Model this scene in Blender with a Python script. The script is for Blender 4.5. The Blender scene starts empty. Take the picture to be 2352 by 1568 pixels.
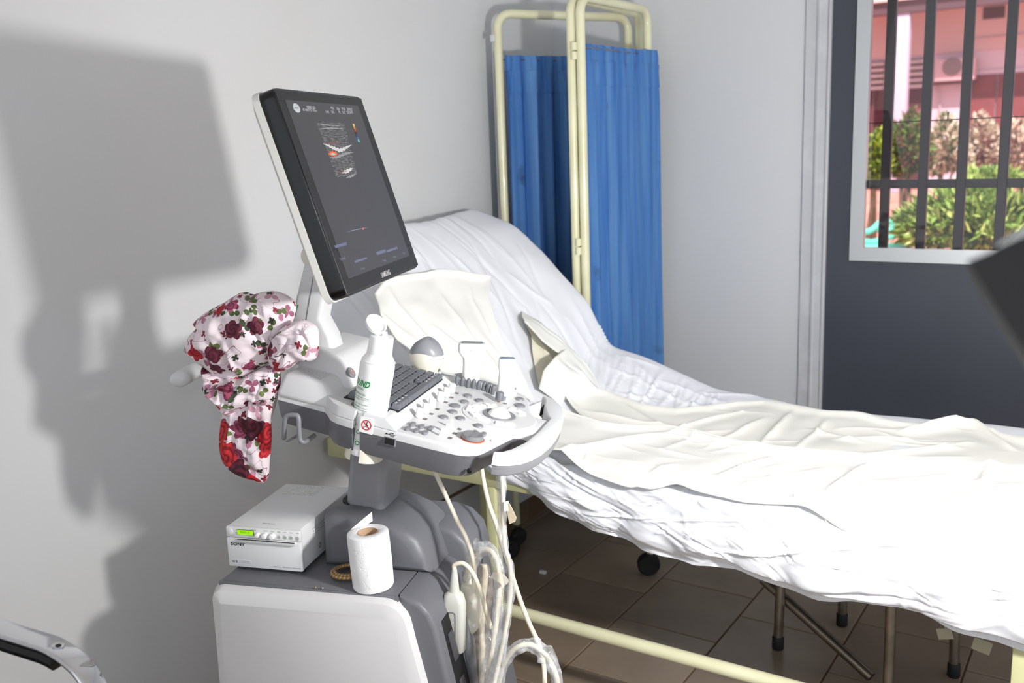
import bpy, bmesh, math, random
import numpy as np
from mathutils import Matrix, Vector
random.seed(7); RNG = np.random.default_rng(7)
C = bpy.context.scene.collection
PI = math.pi

# ------------------------------------------------------------------ camera
F = 2224.0; CX, CY = 1176.0, 784.0; H = 1.35
def nz(v):
    v = np.array(v, float); return v / np.linalg.norm(v)
_dn = nz([410, 10907, F]); _l = nz([-3452, -324, F]); _l = nz(_l - _dn * (_l @ _dn))
_y = np.cross(_l, _dn)
if _y[2] < 0: _y = -_y
RC = np.stack([-_l, _y, -_dn])                 # world = RC @ camera(x right, y down, z forward)
CAM = np.array([0, 0, H])
def ray(px, py): return RC @ nz([px - CX, py - CY, F])
def hit(px, py, p0, n):
    d = ray(px, py); n = np.array(n, float); return CAM + d * (((np.array(p0) - CAM) @ n) / (d @ n))
def onz(px, py, z): return hit(px, py, (0, 0, z), (0, 0, 1))
def ony(px, py, y): return hit(px, py, (0, y, 0), (0, 1, 0))
def onx(px, py, x): return hit(px, py, (x, 0, 0), (1, 0, 0))
def atd(px, py, D): return CAM + RC @ np.array([(px - CX) / F * D, (py - CY) / F * D, D])

sc = bpy.context.scene
cd = bpy.data.cameras.new('camera'); cam = bpy.data.objects.new('camera', cd); C.objects.link(cam)
cd.sensor_width = 36; cd.lens = 36 * F / 2352; cd.clip_start = .02; cd.clip_end = 200
m = np.eye(4); m[:3, 0] = RC @ [1, 0, 0]; m[:3, 1] = -(RC @ [0, 1, 0]); m[:3, 2] = -(RC @ [0, 0, 1]); m[:3, 3] = CAM
cam.matrix_world = Matrix(m.tolist())
cd.dof.use_dof = True; cd.dof.focus_distance = 1.75; cd.dof.aperture_fstop = 5.0
sc.camera = cam

# ------------------------------------------------------------------ world, sun, flash, exposure
w = bpy.data.worlds.new('world'); sc.world = w; w.use_nodes = True
bg = w.node_tree.nodes['Background']; bg.inputs[0].default_value = (.86, .93, 1.0, 1); bg.inputs[1].default_value = 1.05
def light(name, kind, loc, power, size=None, color=(1, 1, 1)):
    ld = bpy.data.lights.new(name, kind); lo = bpy.data.objects.new(name, ld); C.objects.link(lo)
    lo.location = loc; ld.energy = power; ld.color = color
    if size is not None: ld.shadow_soft_size = size
    return lo
sun = light('sun', 'SUN', (0, 0, 20), 6.5, None, (1, .95, .88)); sun.data.angle = .01
sun.rotation_euler = Vector((-.25, .55, -.80)).to_track_quat('-Z', 'Y').to_euler()
FLASH = (.03, 1.125, 1.19)
fl_ = light('studio_flash_lamp', 'SPOT', FLASH, 76, .05, (1, .985, .965)); fl_.data.spot_size = math.radians(158); fl_.data.spot_blend = 1
fl_.rotation_euler = (Vector((-1.25, 2.35, .80)) - Vector(FLASH)).to_track_quat('-Z', 'Y').to_euler()
light('camera_flash_lamp', 'POINT', (-.03, -.02, 1.47), 7, .02, (1, .99, .97))
sc.view_settings.view_transform = 'Standard'; sc.view_settings.look = 'None'
sc.view_settings.gamma = 1; sc.view_settings.use_curve_mapping = False
sc.view_settings.exposure = .16

# ------------------------------------------------------------------ materials
def lin(c): return tuple((x / 255 / 12.92 if x / 255 <= .04045 else ((x / 255 + .055) / 1.055) ** 2.4) for x in c)
MATS = {}
def mat(name, rgb=(200, 200, 200), rough=.5, metal=0, bump=None, var=None, emit=None, alpha=None, spec=None, coat=None, sss=None):
    """rgb is sRGB 0-255. bump=(scale,strength), var=(scale, rgb2, lo, hi)"""
    if name in MATS: return MATS[name]
    mt = bpy.data.materials.new(name); mt.use_nodes = True; nt = mt.node_tree; b = nt.nodes['Principled BSDF']
    b.inputs['Base Color'].default_value = (*lin(rgb), 1); b.inputs['Roughness'].default_value = rough; b.inputs['Metallic'].default_value = metal
    if spec is not None: b.inputs['Specular IOR Level'].default_value = spec
    if coat is not None: b.inputs['Coat Weight'].default_value = coat
    tc = nt.nodes.new('ShaderNodeTexCoord')
    if var:
        n = nt.nodes.new('ShaderNodeTexNoise'); n.inputs['Scale'].default_value = var[0]; n.inputs['Detail'].default_value = 6
        nt.links.new(tc.outputs['Object'], n.inputs['Vector'])
        r = nt.nodes.new('ShaderNodeValToRGB'); r.color_ramp.elements[0].position = var[2]; r.color_ramp.elements[1].position = var[3]
        r.color_ramp.elements[0].color = (*lin(rgb), 1); r.color_ramp.elements[1].color = (*lin(var[1]), 1)
        nt.links.new(n.outputs['Fac'], r.inputs[0]); nt.links.new(r.outputs[0], b.inputs['Base Color'])
    if bump:
        n = nt.nodes.new('ShaderNodeTexNoise'); n.inputs['Scale'].default_value = bump[0]; n.inputs['Detail'].default_value = 4
        nt.links.new(tc.outputs['Object'], n.inputs['Vector'])
        bp = nt.nodes.new('ShaderNodeBump'); bp.inputs['Strength'].default_value = bump[1]; bp.inputs['Distance'].default_value = .002
        nt.links.new(n.outputs['Fac'], bp.inputs['Height']); nt.links.new(bp.outputs[0], b.inputs['Normal'])
    if emit:
        b.inputs['Emission Color'].default_value = (*lin(emit[0]), 1); b.inputs['Emission Strength'].default_value = emit[1]
    if alpha is not None: b.inputs['Alpha'].default_value = alpha
    if sss: b.inputs['Subsurface Weight'].default_value = sss; b.inputs['Subsurface Scale'].default_value = .005
    MATS[name] = mt; return mt

# ------------------------------------------------------------------ mesh builder
class MB:
    def __init__(s, o=(0, 0, 0), B=None):
        s.v = []; s.f = []; s.uv = {}; s.frame(o, B)
    def frame(s, o=(0, 0, 0), B=None):
        s.o = np.array(o, float); s.B = np.eye(3) if B is None else np.array(B, float)   # rows = axes
        return s
    def add(s, vs, fs):
        n = len(s.v); vs = np.asarray(vs, float); s.v.extend((s.o + vs @ s.B).tolist()); s.f.extend([tuple(i + n for i in f) for f in fs]); return s
    def bm(s, bm):
        bm.verts.index_update(); s.add([tuple(v.co) for v in bm.verts], [tuple(v.index for v in f.verts) for f in bm.faces]); bm.free(); return s
    def box(s, c, d, bev=0, seg=2, R=None):
        bm = bmesh.new(); bmesh.ops.create_cube(bm, size=1)
        for v in bm.verts: v.co = Vector((v.co.x * d[0], v.co.y * d[1], v.co.z * d[2]))
        if bev: bmesh.ops.bevel(bm, geom=list(bm.edges), offset=min(bev, min(d) * .49), segments=seg, affect='EDGES', profile=.5)
        for v in bm.verts:
            p = v.co
            if R is not None: p = R @ p
            v.co = p + Vector(c)
        return s.bm(bm)
    def span(s, lo, hi, bev=0, seg=2):
        lo = np.array(lo, float); hi = np.array(hi, float); return s.box((lo + hi) / 2, np.abs(hi - lo), bev, seg)
    def tube(s, path, r, n=12, cap=True, squash=None):
        P = np.array(path, float); k = len(P); r = np.full(k, r) if np.isscalar(r) else np.array(r, float)
        T = np.gradient(P, axis=0); T /= np.linalg.norm(T, axis=1)[:, None] + 1e-12
        up = np.array([0, 0, 1.0]) if abs(T[0][2]) < .9 else np.array([1.0, 0, 0])
        a = nz(np.cross(T[0], up)); vs = []
        for i in range(k):
            a = a - T[i] * (a @ T[i]); a = nz(a); b = np.cross(T[i], a)
            for j in range(n):
                th = 2 * PI * j / n; q = squash or 1
                vs.append(P[i] + r[i] * (math.cos(th) * a + q * math.sin(th) * b))
        fs = [(i * n + j, i * n + (j + 1) % n, (i + 1) * n + (j + 1) % n, (i + 1) * n + j) for i in range(k - 1) for j in range(n)]
        if cap: fs += [tuple(range(n))[::-1], tuple(range((k - 1) * n, k * n))]
        return s.add(vs, fs)
    def lathe(s, prof, n=32, o=(0, 0, 0), ax=(0, 0, 1), cap=True, sx=1, sy=1):
        ax = nz(ax); up = np.array([1.0, 0, 0]) if abs(ax[0]) < .9 else np.array([0, 1.0, 0]); a = nz(up - ax * (up @ ax)); b = np.cross(ax, a)
        vs = [np.array(o) + ax * z + r * (sx * math.cos(2 * PI * j / n) * a + sy * math.sin(2 * PI * j / n) * b) for r, z in prof for j in range(n)]
        k = len(prof); fs = [(i * n + j, i * n + (j + 1) % n, (i + 1) * n + (j + 1) % n, (i + 1) * n + j) for i in range(k - 1) for j in range(n)]
        if cap: fs += [tuple(range(n))[::-1], tuple(range((k - 1) * n, k * n))]
        return s.add(vs, fs)
    def loft(s, loops, cap=True):
        n = len(loops[0]); vs = [p for l in loops for p in l]; k = len(loops)
        fs = [(i * n + j, i * n + (j + 1) % n, (i + 1) * n + (j + 1) % n, (i + 1) * n + j) for i in range(k - 1) for j in range(n)]
        if cap: fs += [tuple(range(n))[::-1], tuple(range((k - 1) * n, k * n))]
        return s.add(vs, fs)
    def prism(s, out, z0, z1, bev=0, seg=3, axis=2, bot=False):
        """2D outline extruded along axis (0/1/2) with bevelled rims"""
        bm = bmesh.new(); vs = [bm.verts.new((p[0], p[1], z0)) for p in out]; f = bm.faces.new(vs)
        g = bmesh.ops.extrude_face_region(bm, geom=[f])
        for e in g['geom']:
            if isinstance(e, bmesh.types.BMVert): e.co.z = z1
        bmesh.ops.recalc_face_normals(bm, faces=list(bm.faces))
        if bev:
            es = [e for e in bm.edges if all(abs(v.co.z - z1) < 1e-7 for v in e.verts) or (bot and all(abs(v.co.z - z0) < 1e-7 for v in e.verts))]
            bmesh.ops.bevel(bm, geom=es, offset=bev, segments=seg, affect='EDGES', profile=.5, clamp_overlap=True)
        for v in bm.verts:
            x, y, z = v.co
            v.co = (x, y, z) if axis == 2 else ((x, z, y) if axis == 1 else (z, x, y))
        return s.bm(bm)
    def grid(s, P, closed=False):
        P = np.asarray(P); a, b = P.shape[:2]
        fs = [(i * b + j, i * b + j + 1, (i + 1) * b + j + 1, (i + 1) * b + j) for i in range(a - 1) for j in range(b - 1)]
        if closed: fs += [(i * b + b - 1, i * b, (i + 1) * b, (i + 1) * b + b - 1) for i in range(a - 1)]
        return s.add(P.reshape(-1, 3), fs)
    def mesh(s, name, mt, smooth=40, shift=(0, 0, 0), uv=None):
        me = bpy.data.meshes.new(name); V = np.array(s.v) - np.array(shift)
        me.from_pydata(V.tolist(), [], s.f)
        bm = bmesh.new(); bm.from_mesh(me); bmesh.ops.recalc_face_normals(bm, faces=list(bm.faces)); bm.to_mesh(me); bm.free()
        if smooth:
            me.shade_smooth(); me.set_sharp_from_angle(angle=math.radians(smooth))
        for x in (mt if isinstance(mt, (list, tuple)) else [mt]): me.materials.append(x)
        if uv is not None:
            ul = me.uv_layers.new(name='UVMap'); li = np.zeros(len(me.loops), int); me.loops.foreach_get('vertex_index', li)
            ul.data.foreach_set('uv', np.asarray(uv, np.float32)[li].ravel())
        return me
    def build(s, name, mt, parent=None, smooth=40, uv=None, kind=None, label=None):
        root = parent
        while root is not None and root.parent is not None: root = root.parent
        sh = ORG.get(root.name, (0, 0, 0)) if root is not None else (0, 0, 0)
        o = bpy.data.objects.new(name, s.mesh(name, mt, smooth, sh, uv)); C.objects.link(o)
        if parent is not None: o.parent = parent
        if kind: o['kind'] = kind
        if label: o['label'] = label
        return o
ORG = {}
def tag(o, label, cat, group=None):
    o['label'] = label; o['category'] = cat
    if group: o['group'] = group
    return o
def thing(name, label, cat, base=(0, 0, 0), frame='world', group=None):
    o = bpy.data.objects.new(name, None); C.objects.link(o); o.empty_display_size = .05
    base = np.array(base, float); ORG[o.name] = tuple(base)
    if frame == 'cart': o.location = BASIS.T @ base; o.rotation_euler = (0, 0, math.atan2(BASIS[0][1], BASIS[0][0]))
    else: o.location = base
    return tag(o, label, cat, group)
def struct(o): o['kind'] = 'structure'; return o
def inst(name, me, parent, origin, B):
    """copy of a mesh placed in the frame of its thing (rows of B = axes)"""
    root = parent
    while root.parent is not None: root = root.parent
    o = bpy.data.objects.new(name, me); C.objects.link(o); o.parent = parent
    M = np.eye(4); M[:3, :3] = np.array(B).T; M[:3, 3] = np.array(origin) - np.array(ORG[root.name]); o.matrix_local = Matrix(M.tolist()); return o
def arc(c, r, a0, a1, n):
    return [(c[0] + r * math.cos(math.radians(a0 + (a1 - a0) * i / n)), c[1] + r * math.sin(math.radians(a0 + (a1 - a0) * i / n))) for i in range(n + 1)]
def rrect(w_, h_, r, n=5, c=(0, 0)):
    x, y = w_ / 2 - r, h_ / 2 - r
    return arc((c[0] + x, c[1] + y), r, 0, 90, n) + arc((c[0] - x, c[1] + y), r, 90, 180, n) + arc((c[0] - x, c[1] - y), r, 180, 270, n) + arc((c[0] + x, c[1] - y), r, 270, 360, n)
def spline(pts, n=8):
    P = np.array(pts, float); P = np.vstack([2 * P[0] - P[1], P, 2 * P[-1] - P[-2]]); out = []
    for i in range(1, len(P) - 2):
        for k in range(n):
            t = k / n; a, b, c, d = P[i - 1:i + 3]
            out.append(.5 * (2 * b + (c - a) * t + (2 * a - 5 * b + 4 * c - d) * t * t + (3 * b - a - 3 * c + d) * t ** 3))
    out.append(P[-2]); return np.array(out)
def textmesh(body, width=None, height=None, spacing=1.0, bold=0):
    cu = bpy.data.curves.new('lettering', 'FONT'); cu.body = body; cu.size = 1; cu.align_x = 'CENTER'; cu.align_y = 'CENTER'; cu.resolution_u = 2; cu.space_character = spacing; cu.offset = bold
    to = bpy.data.objects.new('lettering', cu); C.objects.link(to); dg = bpy.context.evaluated_depsgraph_get()
    me = bpy.data.meshes.new_from_object(to.evaluated_get(dg)); bpy.data.objects.remove(to); bpy.data.curves.remove(cu)
    V = np.array([v.co for v in me.vertices]) if len(me.vertices) else np.zeros((0, 3)); Fs = [tuple(p.vertices) for p in me.polygons]; bpy.data.meshes.remove(me)
    lo, hi = V.min(0), V.max(0); V = V - (lo + hi) / 2; sx = width / (hi[0] - lo[0]) if width else None; sy = height / (hi[1] - lo[1]) if height else None
    V[:, 0] *= sx or sy; V[:, 1] *= sy or sx; return V, Fs
def text(mb, body, origin, ex, ey, width=None, height=None, **k):
    V, Fs = textmesh(body, width, height, **k); ex, ey = np.array(ex, float), np.array(ey, float)
    mb.add(np.array(origin) + V[:, :1] * ex + V[:, 1:2] * ey, Fs); return mb
# 2D value noise and creases for cloth
_tab = RNG.random((256, 256))
def vnoise(x, y, seed=0):
    x = np.asarray(x) + seed * 17.3; y = np.asarray(y) + seed * 31.7; xi = np.floor(x).astype(int); yi = np.floor(y).astype(int); u = x - xi; v = y - yi
    u = u * u * (3 - 2 * u); v = v * v * (3 - 2 * v); t = lambda i, j: _tab[i % 256, j % 256]
    return (t(xi, yi) * (1 - u) + t(xi + 1, yi) * u) * (1 - v) + (t(xi, yi + 1) * (1 - u) + t(xi + 1, yi + 1) * u) * v - .5
def creases(S, T, segs):
    out = np.zeros_like(S)
    for s0, t0, s1, t1, amp, wd in segs:
        dx, dy = s1 - s0, t1 - t0; L = math.hypot(dx, dy) + 1e-9
        m_ = (S > min(s0, s1) - 6 * wd) & (S < max(s0, s1) + 6 * wd)
        if not m_.any(): continue
        a = ((S - s0) * dx + (T - t0) * dy) / L / L; d = ((T - t0) * dx - (S - s0) * dy) / L
        tp = np.clip(1 - (2 * a - 1) ** 2, 0, 1) ** .7
        out += amp * tp * (np.exp(-np.abs(d) / wd) - .5 * np.exp(-(d / (3 * wd)) ** 2))
    return out
def sstep(a, b, x): t = np.clip((x - a) / (b - a), 0, 1); return t * t * (3 - 2 * t)

# cart frame: u towards the operator, v away from the viewer, z up; measured from the point under the camera
_u = RC @ nz([8266, 142, -2224]); _u[2] = 0; U = nz(_u); V_ = np.cross([0, 0, 1.0], U); BASIS = np.stack([U, V_, [0, 0, 1.0]])
def luv(px, py, ax, val):
    d = BASIS @ ray(px, py); return CAM + d * ((val - CAM[ax]) / d[ax])
TH = math.radians(12); UP = np.array([math.cos(TH), 0, -math.sin(TH)]); NP = np.array([math.sin(TH), 0, math.cos(TH)]); VV = np.array([0, 1.0, 0])
P0 = np.array([-.6483, 1.40, .9007]); CB = np.stack([UP, VV, NP])
def cp(a, b, c): return P0 + UP * a + VV * b + NP * c

# ------------------------------------------------------------------ palette
WALL = mat('wall_paint', (211, 212, 213), .75, bump=(60, .06), var=(1.6, (206, 206, 205), .35, .75))
WALLB = mat('back_wall_paint', (209, 211, 214), .75, bump=(60, .06), var=(1.4, (205, 207, 209), .35, .75))
WHITE = mat('white_plastic', (208, 209, 210), .38)
WHITE2 = mat('knob_white_plastic', (245, 245, 243), .35)
DGREY = mat('dark_grey_plastic', (106, 107, 112), .42, bump=(900, .12))
MGREY = mat('button_grey_plastic', (126, 127, 132), .42)
KEYG = mat('key_grey_plastic', (98, 101, 107), .45)
SLIDG = mat('slider_grey_plastic', (104, 108, 113), .5)
BLACK = mat('black_gloss_plastic', (9, 9, 11), .2)
BEZ = mat('bezel_dark_plastic', (26, 27, 29), .38)
DARK = mat('black_recess', (16, 16, 20), .6)
CREAMP = mat('cream_enamel', (226, 224, 190), .28, coat=.3, var=(9, (214, 210, 172), .4, .75))
BEDP = mat('bed_cream_paint', (208, 207, 160), .4, var=(7, (192, 188, 138), .45, .72))
SHEET = mat('white_cotton', (236, 238, 244), .85, bump=(420, .12), sss=None)
CREAMC = mat('cream_cotton', (240, 239, 232), .85, bump=(380, .10))
CREAMC2 = mat('ivory_cotton', (240, 240, 235), .85, bump=(380, .10))
CABLE = mat('ivory_cable', (228, 220, 200), .45)
BLUE = mat('blue_curtain_cloth', (66, 120, 186), .85, bump=(300, .15)); nt = BLUE.node_tree; b = nt.nodes['Principled BSDF']
tc = nt.nodes.new('ShaderNodeTexCoord'); mp = nt.nodes.new('ShaderNodeMapping'); mp.inputs['Scale'].default_value = (30, 30, .9); n1 = nt.nodes.new('ShaderNodeTexNoise'); n1.inputs['Scale'].default_value = 1.6; n1.inputs['Detail'].default_value = 5
r1 = nt.nodes.new('ShaderNodeValToRGB'); r1.color_ramp.elements[0].position = .34; r1.color_ramp.elements[1].position = .68; r1.color_ramp.elements[0].color = (*lin((52, 104, 172)), 1); r1.color_ramp.elements[1].color = (*lin((92, 138, 190)), 1)  # vertical streaks paint light and shade of the pleats into the blue
n2 = nt.nodes.new('ShaderNodeTexNoise'); n2.inputs['Scale'].default_value = 6; n2.inputs['Detail'].default_value = 8; r2 = nt.nodes.new('ShaderNodeValToRGB'); r2.color_ramp.elements[0].position = .66; r2.color_ramp.elements[1].position = .74; r2.color_ramp.elements[0].color = (0, 0, 0, 1); r2.color_ramp.elements[1].color = (.75, .75, .75, 1)
mx = nt.nodes.new('ShaderNodeMixRGB'); mx.inputs[2].default_value = (*lin((30, 58, 86)), 1)
for a_, b_ in ((tc.outputs['Object'], mp.inputs[0]), (mp.outputs[0], n1.inputs['Vector']), (n1.outputs['Fac'], r1.inputs[0]), (tc.outputs['Object'], n2.inputs['Vector']), (n2.outputs['Fac'], r2.inputs[0]), (r2.outputs[0], mx.inputs[0]), (r1.outputs[0], mx.inputs[1]), (mx.outputs[0], b.inputs['Base Color'])): nt.links.new(a_, b_)
RUBBER = mat('black_rubber', (24, 24, 26), .6)
STEEL = mat('brushed_steel', (170, 162, 150), .3, 1.0, var=(14, (120, 112, 100), .4, .8))
CHROME = mat('chrome', (225, 226, 230), .06, 1.0)
ALU = mat('aluminium', (205, 208, 210), .35, .85)
INK = mat('black_ink', (30, 30, 34), .6)
GINK = mat('green_ink', (30, 140, 70), .6)
GREYINK = mat('grey_ink', (120, 122, 126), .6)
RED = mat('red_ink', (200, 30, 44), .5)
ORANGE = mat('orange_lamp', (228, 140, 104), .4, emit=((230, 130, 90), .15))
LEG = mat('legend_ink', (190, 192, 196), .6)
PROBEC = mat('ivory_probe_plastic', (226, 222, 208), .3)

# ================================================================== SETTING
XW, YB, CEIL = -1.822, 3.10, 2.75
DX0, DX1, DZ1 = -.905, .06, 2.12                       # door opening
struct(MB().span((XW - .15, -2.6, -.02), (XW, YB + .15, CEIL)).build('wall_left', WALL))
mb = MB().span((XW - .15, YB, -.02), (DX0, YB + .15, CEIL)).span((DX1, YB, -.02), (2.6, YB + .15, CEIL)).span((DX0, YB, DZ1), (DX1, YB + .15, CEIL))
struct(mb.build('wall_back', WALLB))
struct(MB().span((XW - .15, -2.6, CEIL), (2.6, YB + .15, CEIL + .12)).build('ceiling', mat('ceiling_paint', (236, 236, 234), .8)))
GROUT = mat('brown_grout', (104, 82, 60), .85)
floor = struct(MB().span((XW - .15, -2.6, -.05), (2.6, YB + .15, -.003)).build('floor', GROUT))
TILE = [mat('floor_tile_%s' % n, c, .24, var=(5, c2, .35, .75), bump=(40, .02)) for n, c, c2 in
        (('umber', (152, 135, 116), (136, 120, 102)), ('taupe', (160, 143, 124), (142, 126, 108)), ('clay', (146, 129, 111), (132, 115, 99)))]
tm = [MB().box((0, 0, -.004), (.292, .292, .010), .0015, 1).mesh('floor_tile', t, 30) for t in TILE]
k = 0
for i in range(-3, 7):
    xc = -1.189 + .1485 + .297 * i; off = .10 if i % 2 == 0 else -.022
    if xc - .15 < XW + .02: 
        if xc + .15 < XW: continue
    for j in range(-1, 9):
        yc = .87 + .1485 + .297 * j + off - .15
        if yc > YB + .1: continue
        o = bpy.data.objects.new('floor_tile', tm[random.randrange(3)]); C.objects.link(o); o.parent = floor
        o.location = (xc, yc, random.uniform(-.0004, .0004)); k += 1
SKM = mat('skirting_tile_glaze', (120, 100, 80), .3, var=(6, (104, 86, 66), .4, .7))
sk = struct(MB().span((XW, -1.2, 0), (XW + .004, YB, .076)).build('baseboard_left', GROUT))
ts = MB().box((0, 0, 0), (.008, .292, .074), .001, 1).mesh('skirting_tile', SKM, 30)
for j in range(13):
    o = bpy.data.objects.new('skirting_tile', ts); C.objects.link(o); o.parent = sk; o.location = (XW + .006, -.6 + .297 * j, .040)
    if o.location.y + .15 > YB: C.objects.unlink(o)
sk = struct(MB().span((XW, YB - .004, 0), (DX0 - .08, YB, .076)).build('baseboard_back', GROUT))
ts = MB().box((0, 0, 0), (.292, .008, .074), .001, 1).mesh('skirting_tile', SKM, 30)
for j in range(2):
    o = bpy.data.objects.new('skirting_tile', ts); C.objects.link(o); o.parent = sk; o.location = (XW + .17 + .297 * j, YB - .006, .040)
struct(MB().tube(spline([(XW + .004, y, .237 + .004 * math.sin(y * 3)) for y in np.linspace(1.9, YB, 9)], 4), .005, 6).build('trim_1', mat('brown_paint_line', (112, 84, 58), .7)))
# --- door with aluminium framed window and outside bars
FRM = mat('door_frame_paint', (188, 189, 193), .36, var=(14, (204, 206, 210), .5, .8), bump=(60, .12))
door = struct(bpy.data.objects.new('door_1', None)); C.objects.link(door); ORG['door_1'] = (0, 0, 0)
def frame_profile(x0, dirn):
    pr = [(x0, -.02), (x0, .010), (x0 + dirn * .004, .014), (x0 + dirn * .034, .010), (x0 + dirn * .039, .020), (x0 + dirn * .045, .022), (x0 + dirn * .050, .017), (x0 + dirn * .066, .016), (x0 + dirn * .069, .012), (x0 + dirn * .069, -.06), (x0, -.06)]
    return [(p[0], YB - p[1]) for p in pr]
MB().prism(frame_profile(-.923, 1), 0, DZ1 + .03, 0).build('frame', FRM, door)
MB().prism(frame_profile(DX1 + .03, -1), 0, DZ1 + .03, 0).build('frame', FRM, door)
MB().span((-.923, YB - .03, DZ1 - .01), (DX1 + .03, YB + .06, DZ1 + .05), .006).build('frame', FRM, door)
MB().span((-.853, YB - .012, 0), (-.843, YB + .03, DZ1), .003).build('rebate_strip', mat('pale_grey_paint', (190, 190, 194), .4), door)
LEAF = mat('slate_door_paint', (62, 66, 76), .42, bump=(25, .03), var=(2.5, (56, 60, 70), .35, .7))
x0, x1, wz0 = -.843, .03, .956; wx0, wx1, wz1 = -.769, -.04, 1.93
leaf = MB().span((x0, YB, .01), (wx0 + .01, YB + .04, DZ1)).span((wx1 - .01, YB, .01), (x1, YB + .04, DZ1)).span((wx0 + .01, YB, .01), (wx1 - .01, YB + .04, wz0 + .01)).span((wx0 + .01, YB, wz1 - .01), (wx1 - .01, YB + .04, DZ1)).build('leaf', LEAF, door)
fw = .041
def mitre(a, b, c, d): return MB().prism([a, b, c, d], -.014, .016, .004, 2, axis=1)
for q in ([(wx0, wz0), (wx0 + fw, wz0 + fw), (wx0 + fw, wz1 - fw), (wx0, wz1)], [(wx0, wz0), (wx1, wz0), (wx1 - fw, wz0 + fw), (wx0 + fw, wz0 + fw)],
          [(wx1, wz0), (wx1, wz1), (wx1 - fw, wz1 - fw), (wx1 - fw, wz0 + fw)], [(wx0, wz1), (wx0 + fw, wz1 - fw), (wx1 - fw, wz1 - fw), (wx1, wz1)]):
    mbq = MB((0, YB - .002, 0)).prism(q, -.012, .014, .003, 2, axis=1); mbq.build('window_frame', ALU, door, 30)
gm = bpy.data.materials.new('clear_glass'); gm.use_nodes = True; nt = gm.node_tree; nt.nodes.clear()
out = nt.nodes.new('ShaderNodeOutputMaterial'); mx = nt.nodes.new('ShaderNodeMixShader'); tr = nt.nodes.new('ShaderNodeBsdfTransparent'); gl = nt.nodes.new('ShaderNodeBsdfGlossy'); fr = nt.nodes.new('ShaderNodeFresnel')
tr.inputs[0].default_value = (.96, .94, .955, 1); gl.inputs['Roughness'].default_value = .02; fr.inputs[0].default_value = 1.45
nt.links.new(fr.outputs[0], mx.inputs[0]); nt.links.new(tr.outputs[0], mx.inputs[1]); nt.links.new(gl.outputs[0], mx.inputs[2]); nt.links.new(mx.outputs[0], out.inputs[0])
MB().span((wx0 + .03, YB + .018, wz0 + .03), (wx1 - .03, YB + .023, wz1 - .03)).build('glass_pane', gm, door)
BARM = mat('dark_iron_bar', (14, 14, 18), .5)
yb = YB + .085
for px in (2050, 2139, 2230, 2328):
    xt = ony(px, 20, yb)[0]; MB().span((xt - .0135, yb - .012, wz0 - .04), (xt + .0135, yb + .012, DZ1), .002, 1).build('window_bar', BARM, door)
xt += .1; MB().span((xt - .0135, yb - .012, wz0 - .04), (xt + .0135, yb + .012, DZ1), .002, 1).build('window_bar', BARM, door)
zb = ony(2100, 422, yb)[2]; MB().span((wx0 - .08, yb - .010, zb - .013), (wx1 + .1, yb + .010, zb + .013), .002, 1).build('window_bar', BARM, door)
MB().span((wx0 - .09, yb - .012, wz0 - .06), (wx1 + .1, yb + .012, wz0 - .035), .002, 1).build('window_bar', BARM, door)
z1_ = ony(2100, 279, yb)[2]; MB().tube([(wx0 - .05, yb + .02, z1_), (wx1, yb + .02, z1_ + .003)], .0018, 6).build('window_wire', BARM, door)
MB().tube([(ony(2173, 278, yb)[0], yb + .02, z1_ - .002), (ony(2176, 262, yb)[0], yb + .02, z1_ + .024)], .002, 6).build('wire_knot', BARM, door)

# ================================================================== OUTSIDE
gmat = mat('pink_earth', (206, 150, 134), .9, var=(.8, (190, 128, 112), .4, .7))
gr = struct(MB().span((-40, YB + .16, -.30), (30, 60, -.18)).build('ground_outside', gmat))
YF = 27.0
def frect(px0, py0, px1, py1, y):
    a = ony(px0, py0, y); b = ony(px1, py1, y); return min(a[0], b[0]), max(a[0], b[0]), min(a[2], b[2]), max(a[2], b[2])
FAC = mat('pink_facade_paint', (214, 190, 204), .85, var=(.5, (212, 182, 194), .4, .7)); FACT = mat('peach_facade_paint', (212, 176, 176), .85)
LIL = mat('lilac_column_paint', (206, 184, 208), .8); LOUV = mat('louvre_grey', (200, 180, 184), .7); REDD = mat('red_door_paint', (132, 58, 60), .6, var=(1.5, (112, 46, 50), .4, .7)); DRK = mat('dark_shutter', (84, 34, 44), .7)
bld = thing('pink_building', 'long pink building with red doors across the garden', 'building', (-3, YF, -.18))
zband = ony(2200, 120, YF)[2]
MB().span((-14, YF, -.18), (8, YF + .3, zband)).build('wall', FAC, bld)
MB().span((-14, YF - .06, zband), (8, YF + .3, 6.0)).build('upper_wall', FACT, bld)
zr = ony(2150, 25, YF - 1.2)[2]
MB().span((-14, YF - 1.5, zr), (8, YF - 1.2, zr + .28)).build('eaves_fascia', mat('eaves_mauve', (96, 66, 74), .7), bld)
MB().loft([[(-14, YF - 1.6, zr + .28), (8, YF - 1.6, zr + .28), (8, YF + 4, zr + 1.9), (-14, YF + 4, zr + 1.9)], [(-14, YF - 1.6, zr + .36), (8, YF - 1.6, zr + .36), (8, YF + 4, zr + 2.0), (-14, YF + 4, zr + 2.0)]]).build('roof', mat('pale_roof_sheet', (220, 190, 186), .6), bld)
a = frect(2050, 40, 2077, 400, YF - 1.3); MB().span((a[0], YF - 1.45, -.18), (a[1], YF - 1.15, zr), .02).build('column', LIL, bld)
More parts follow.
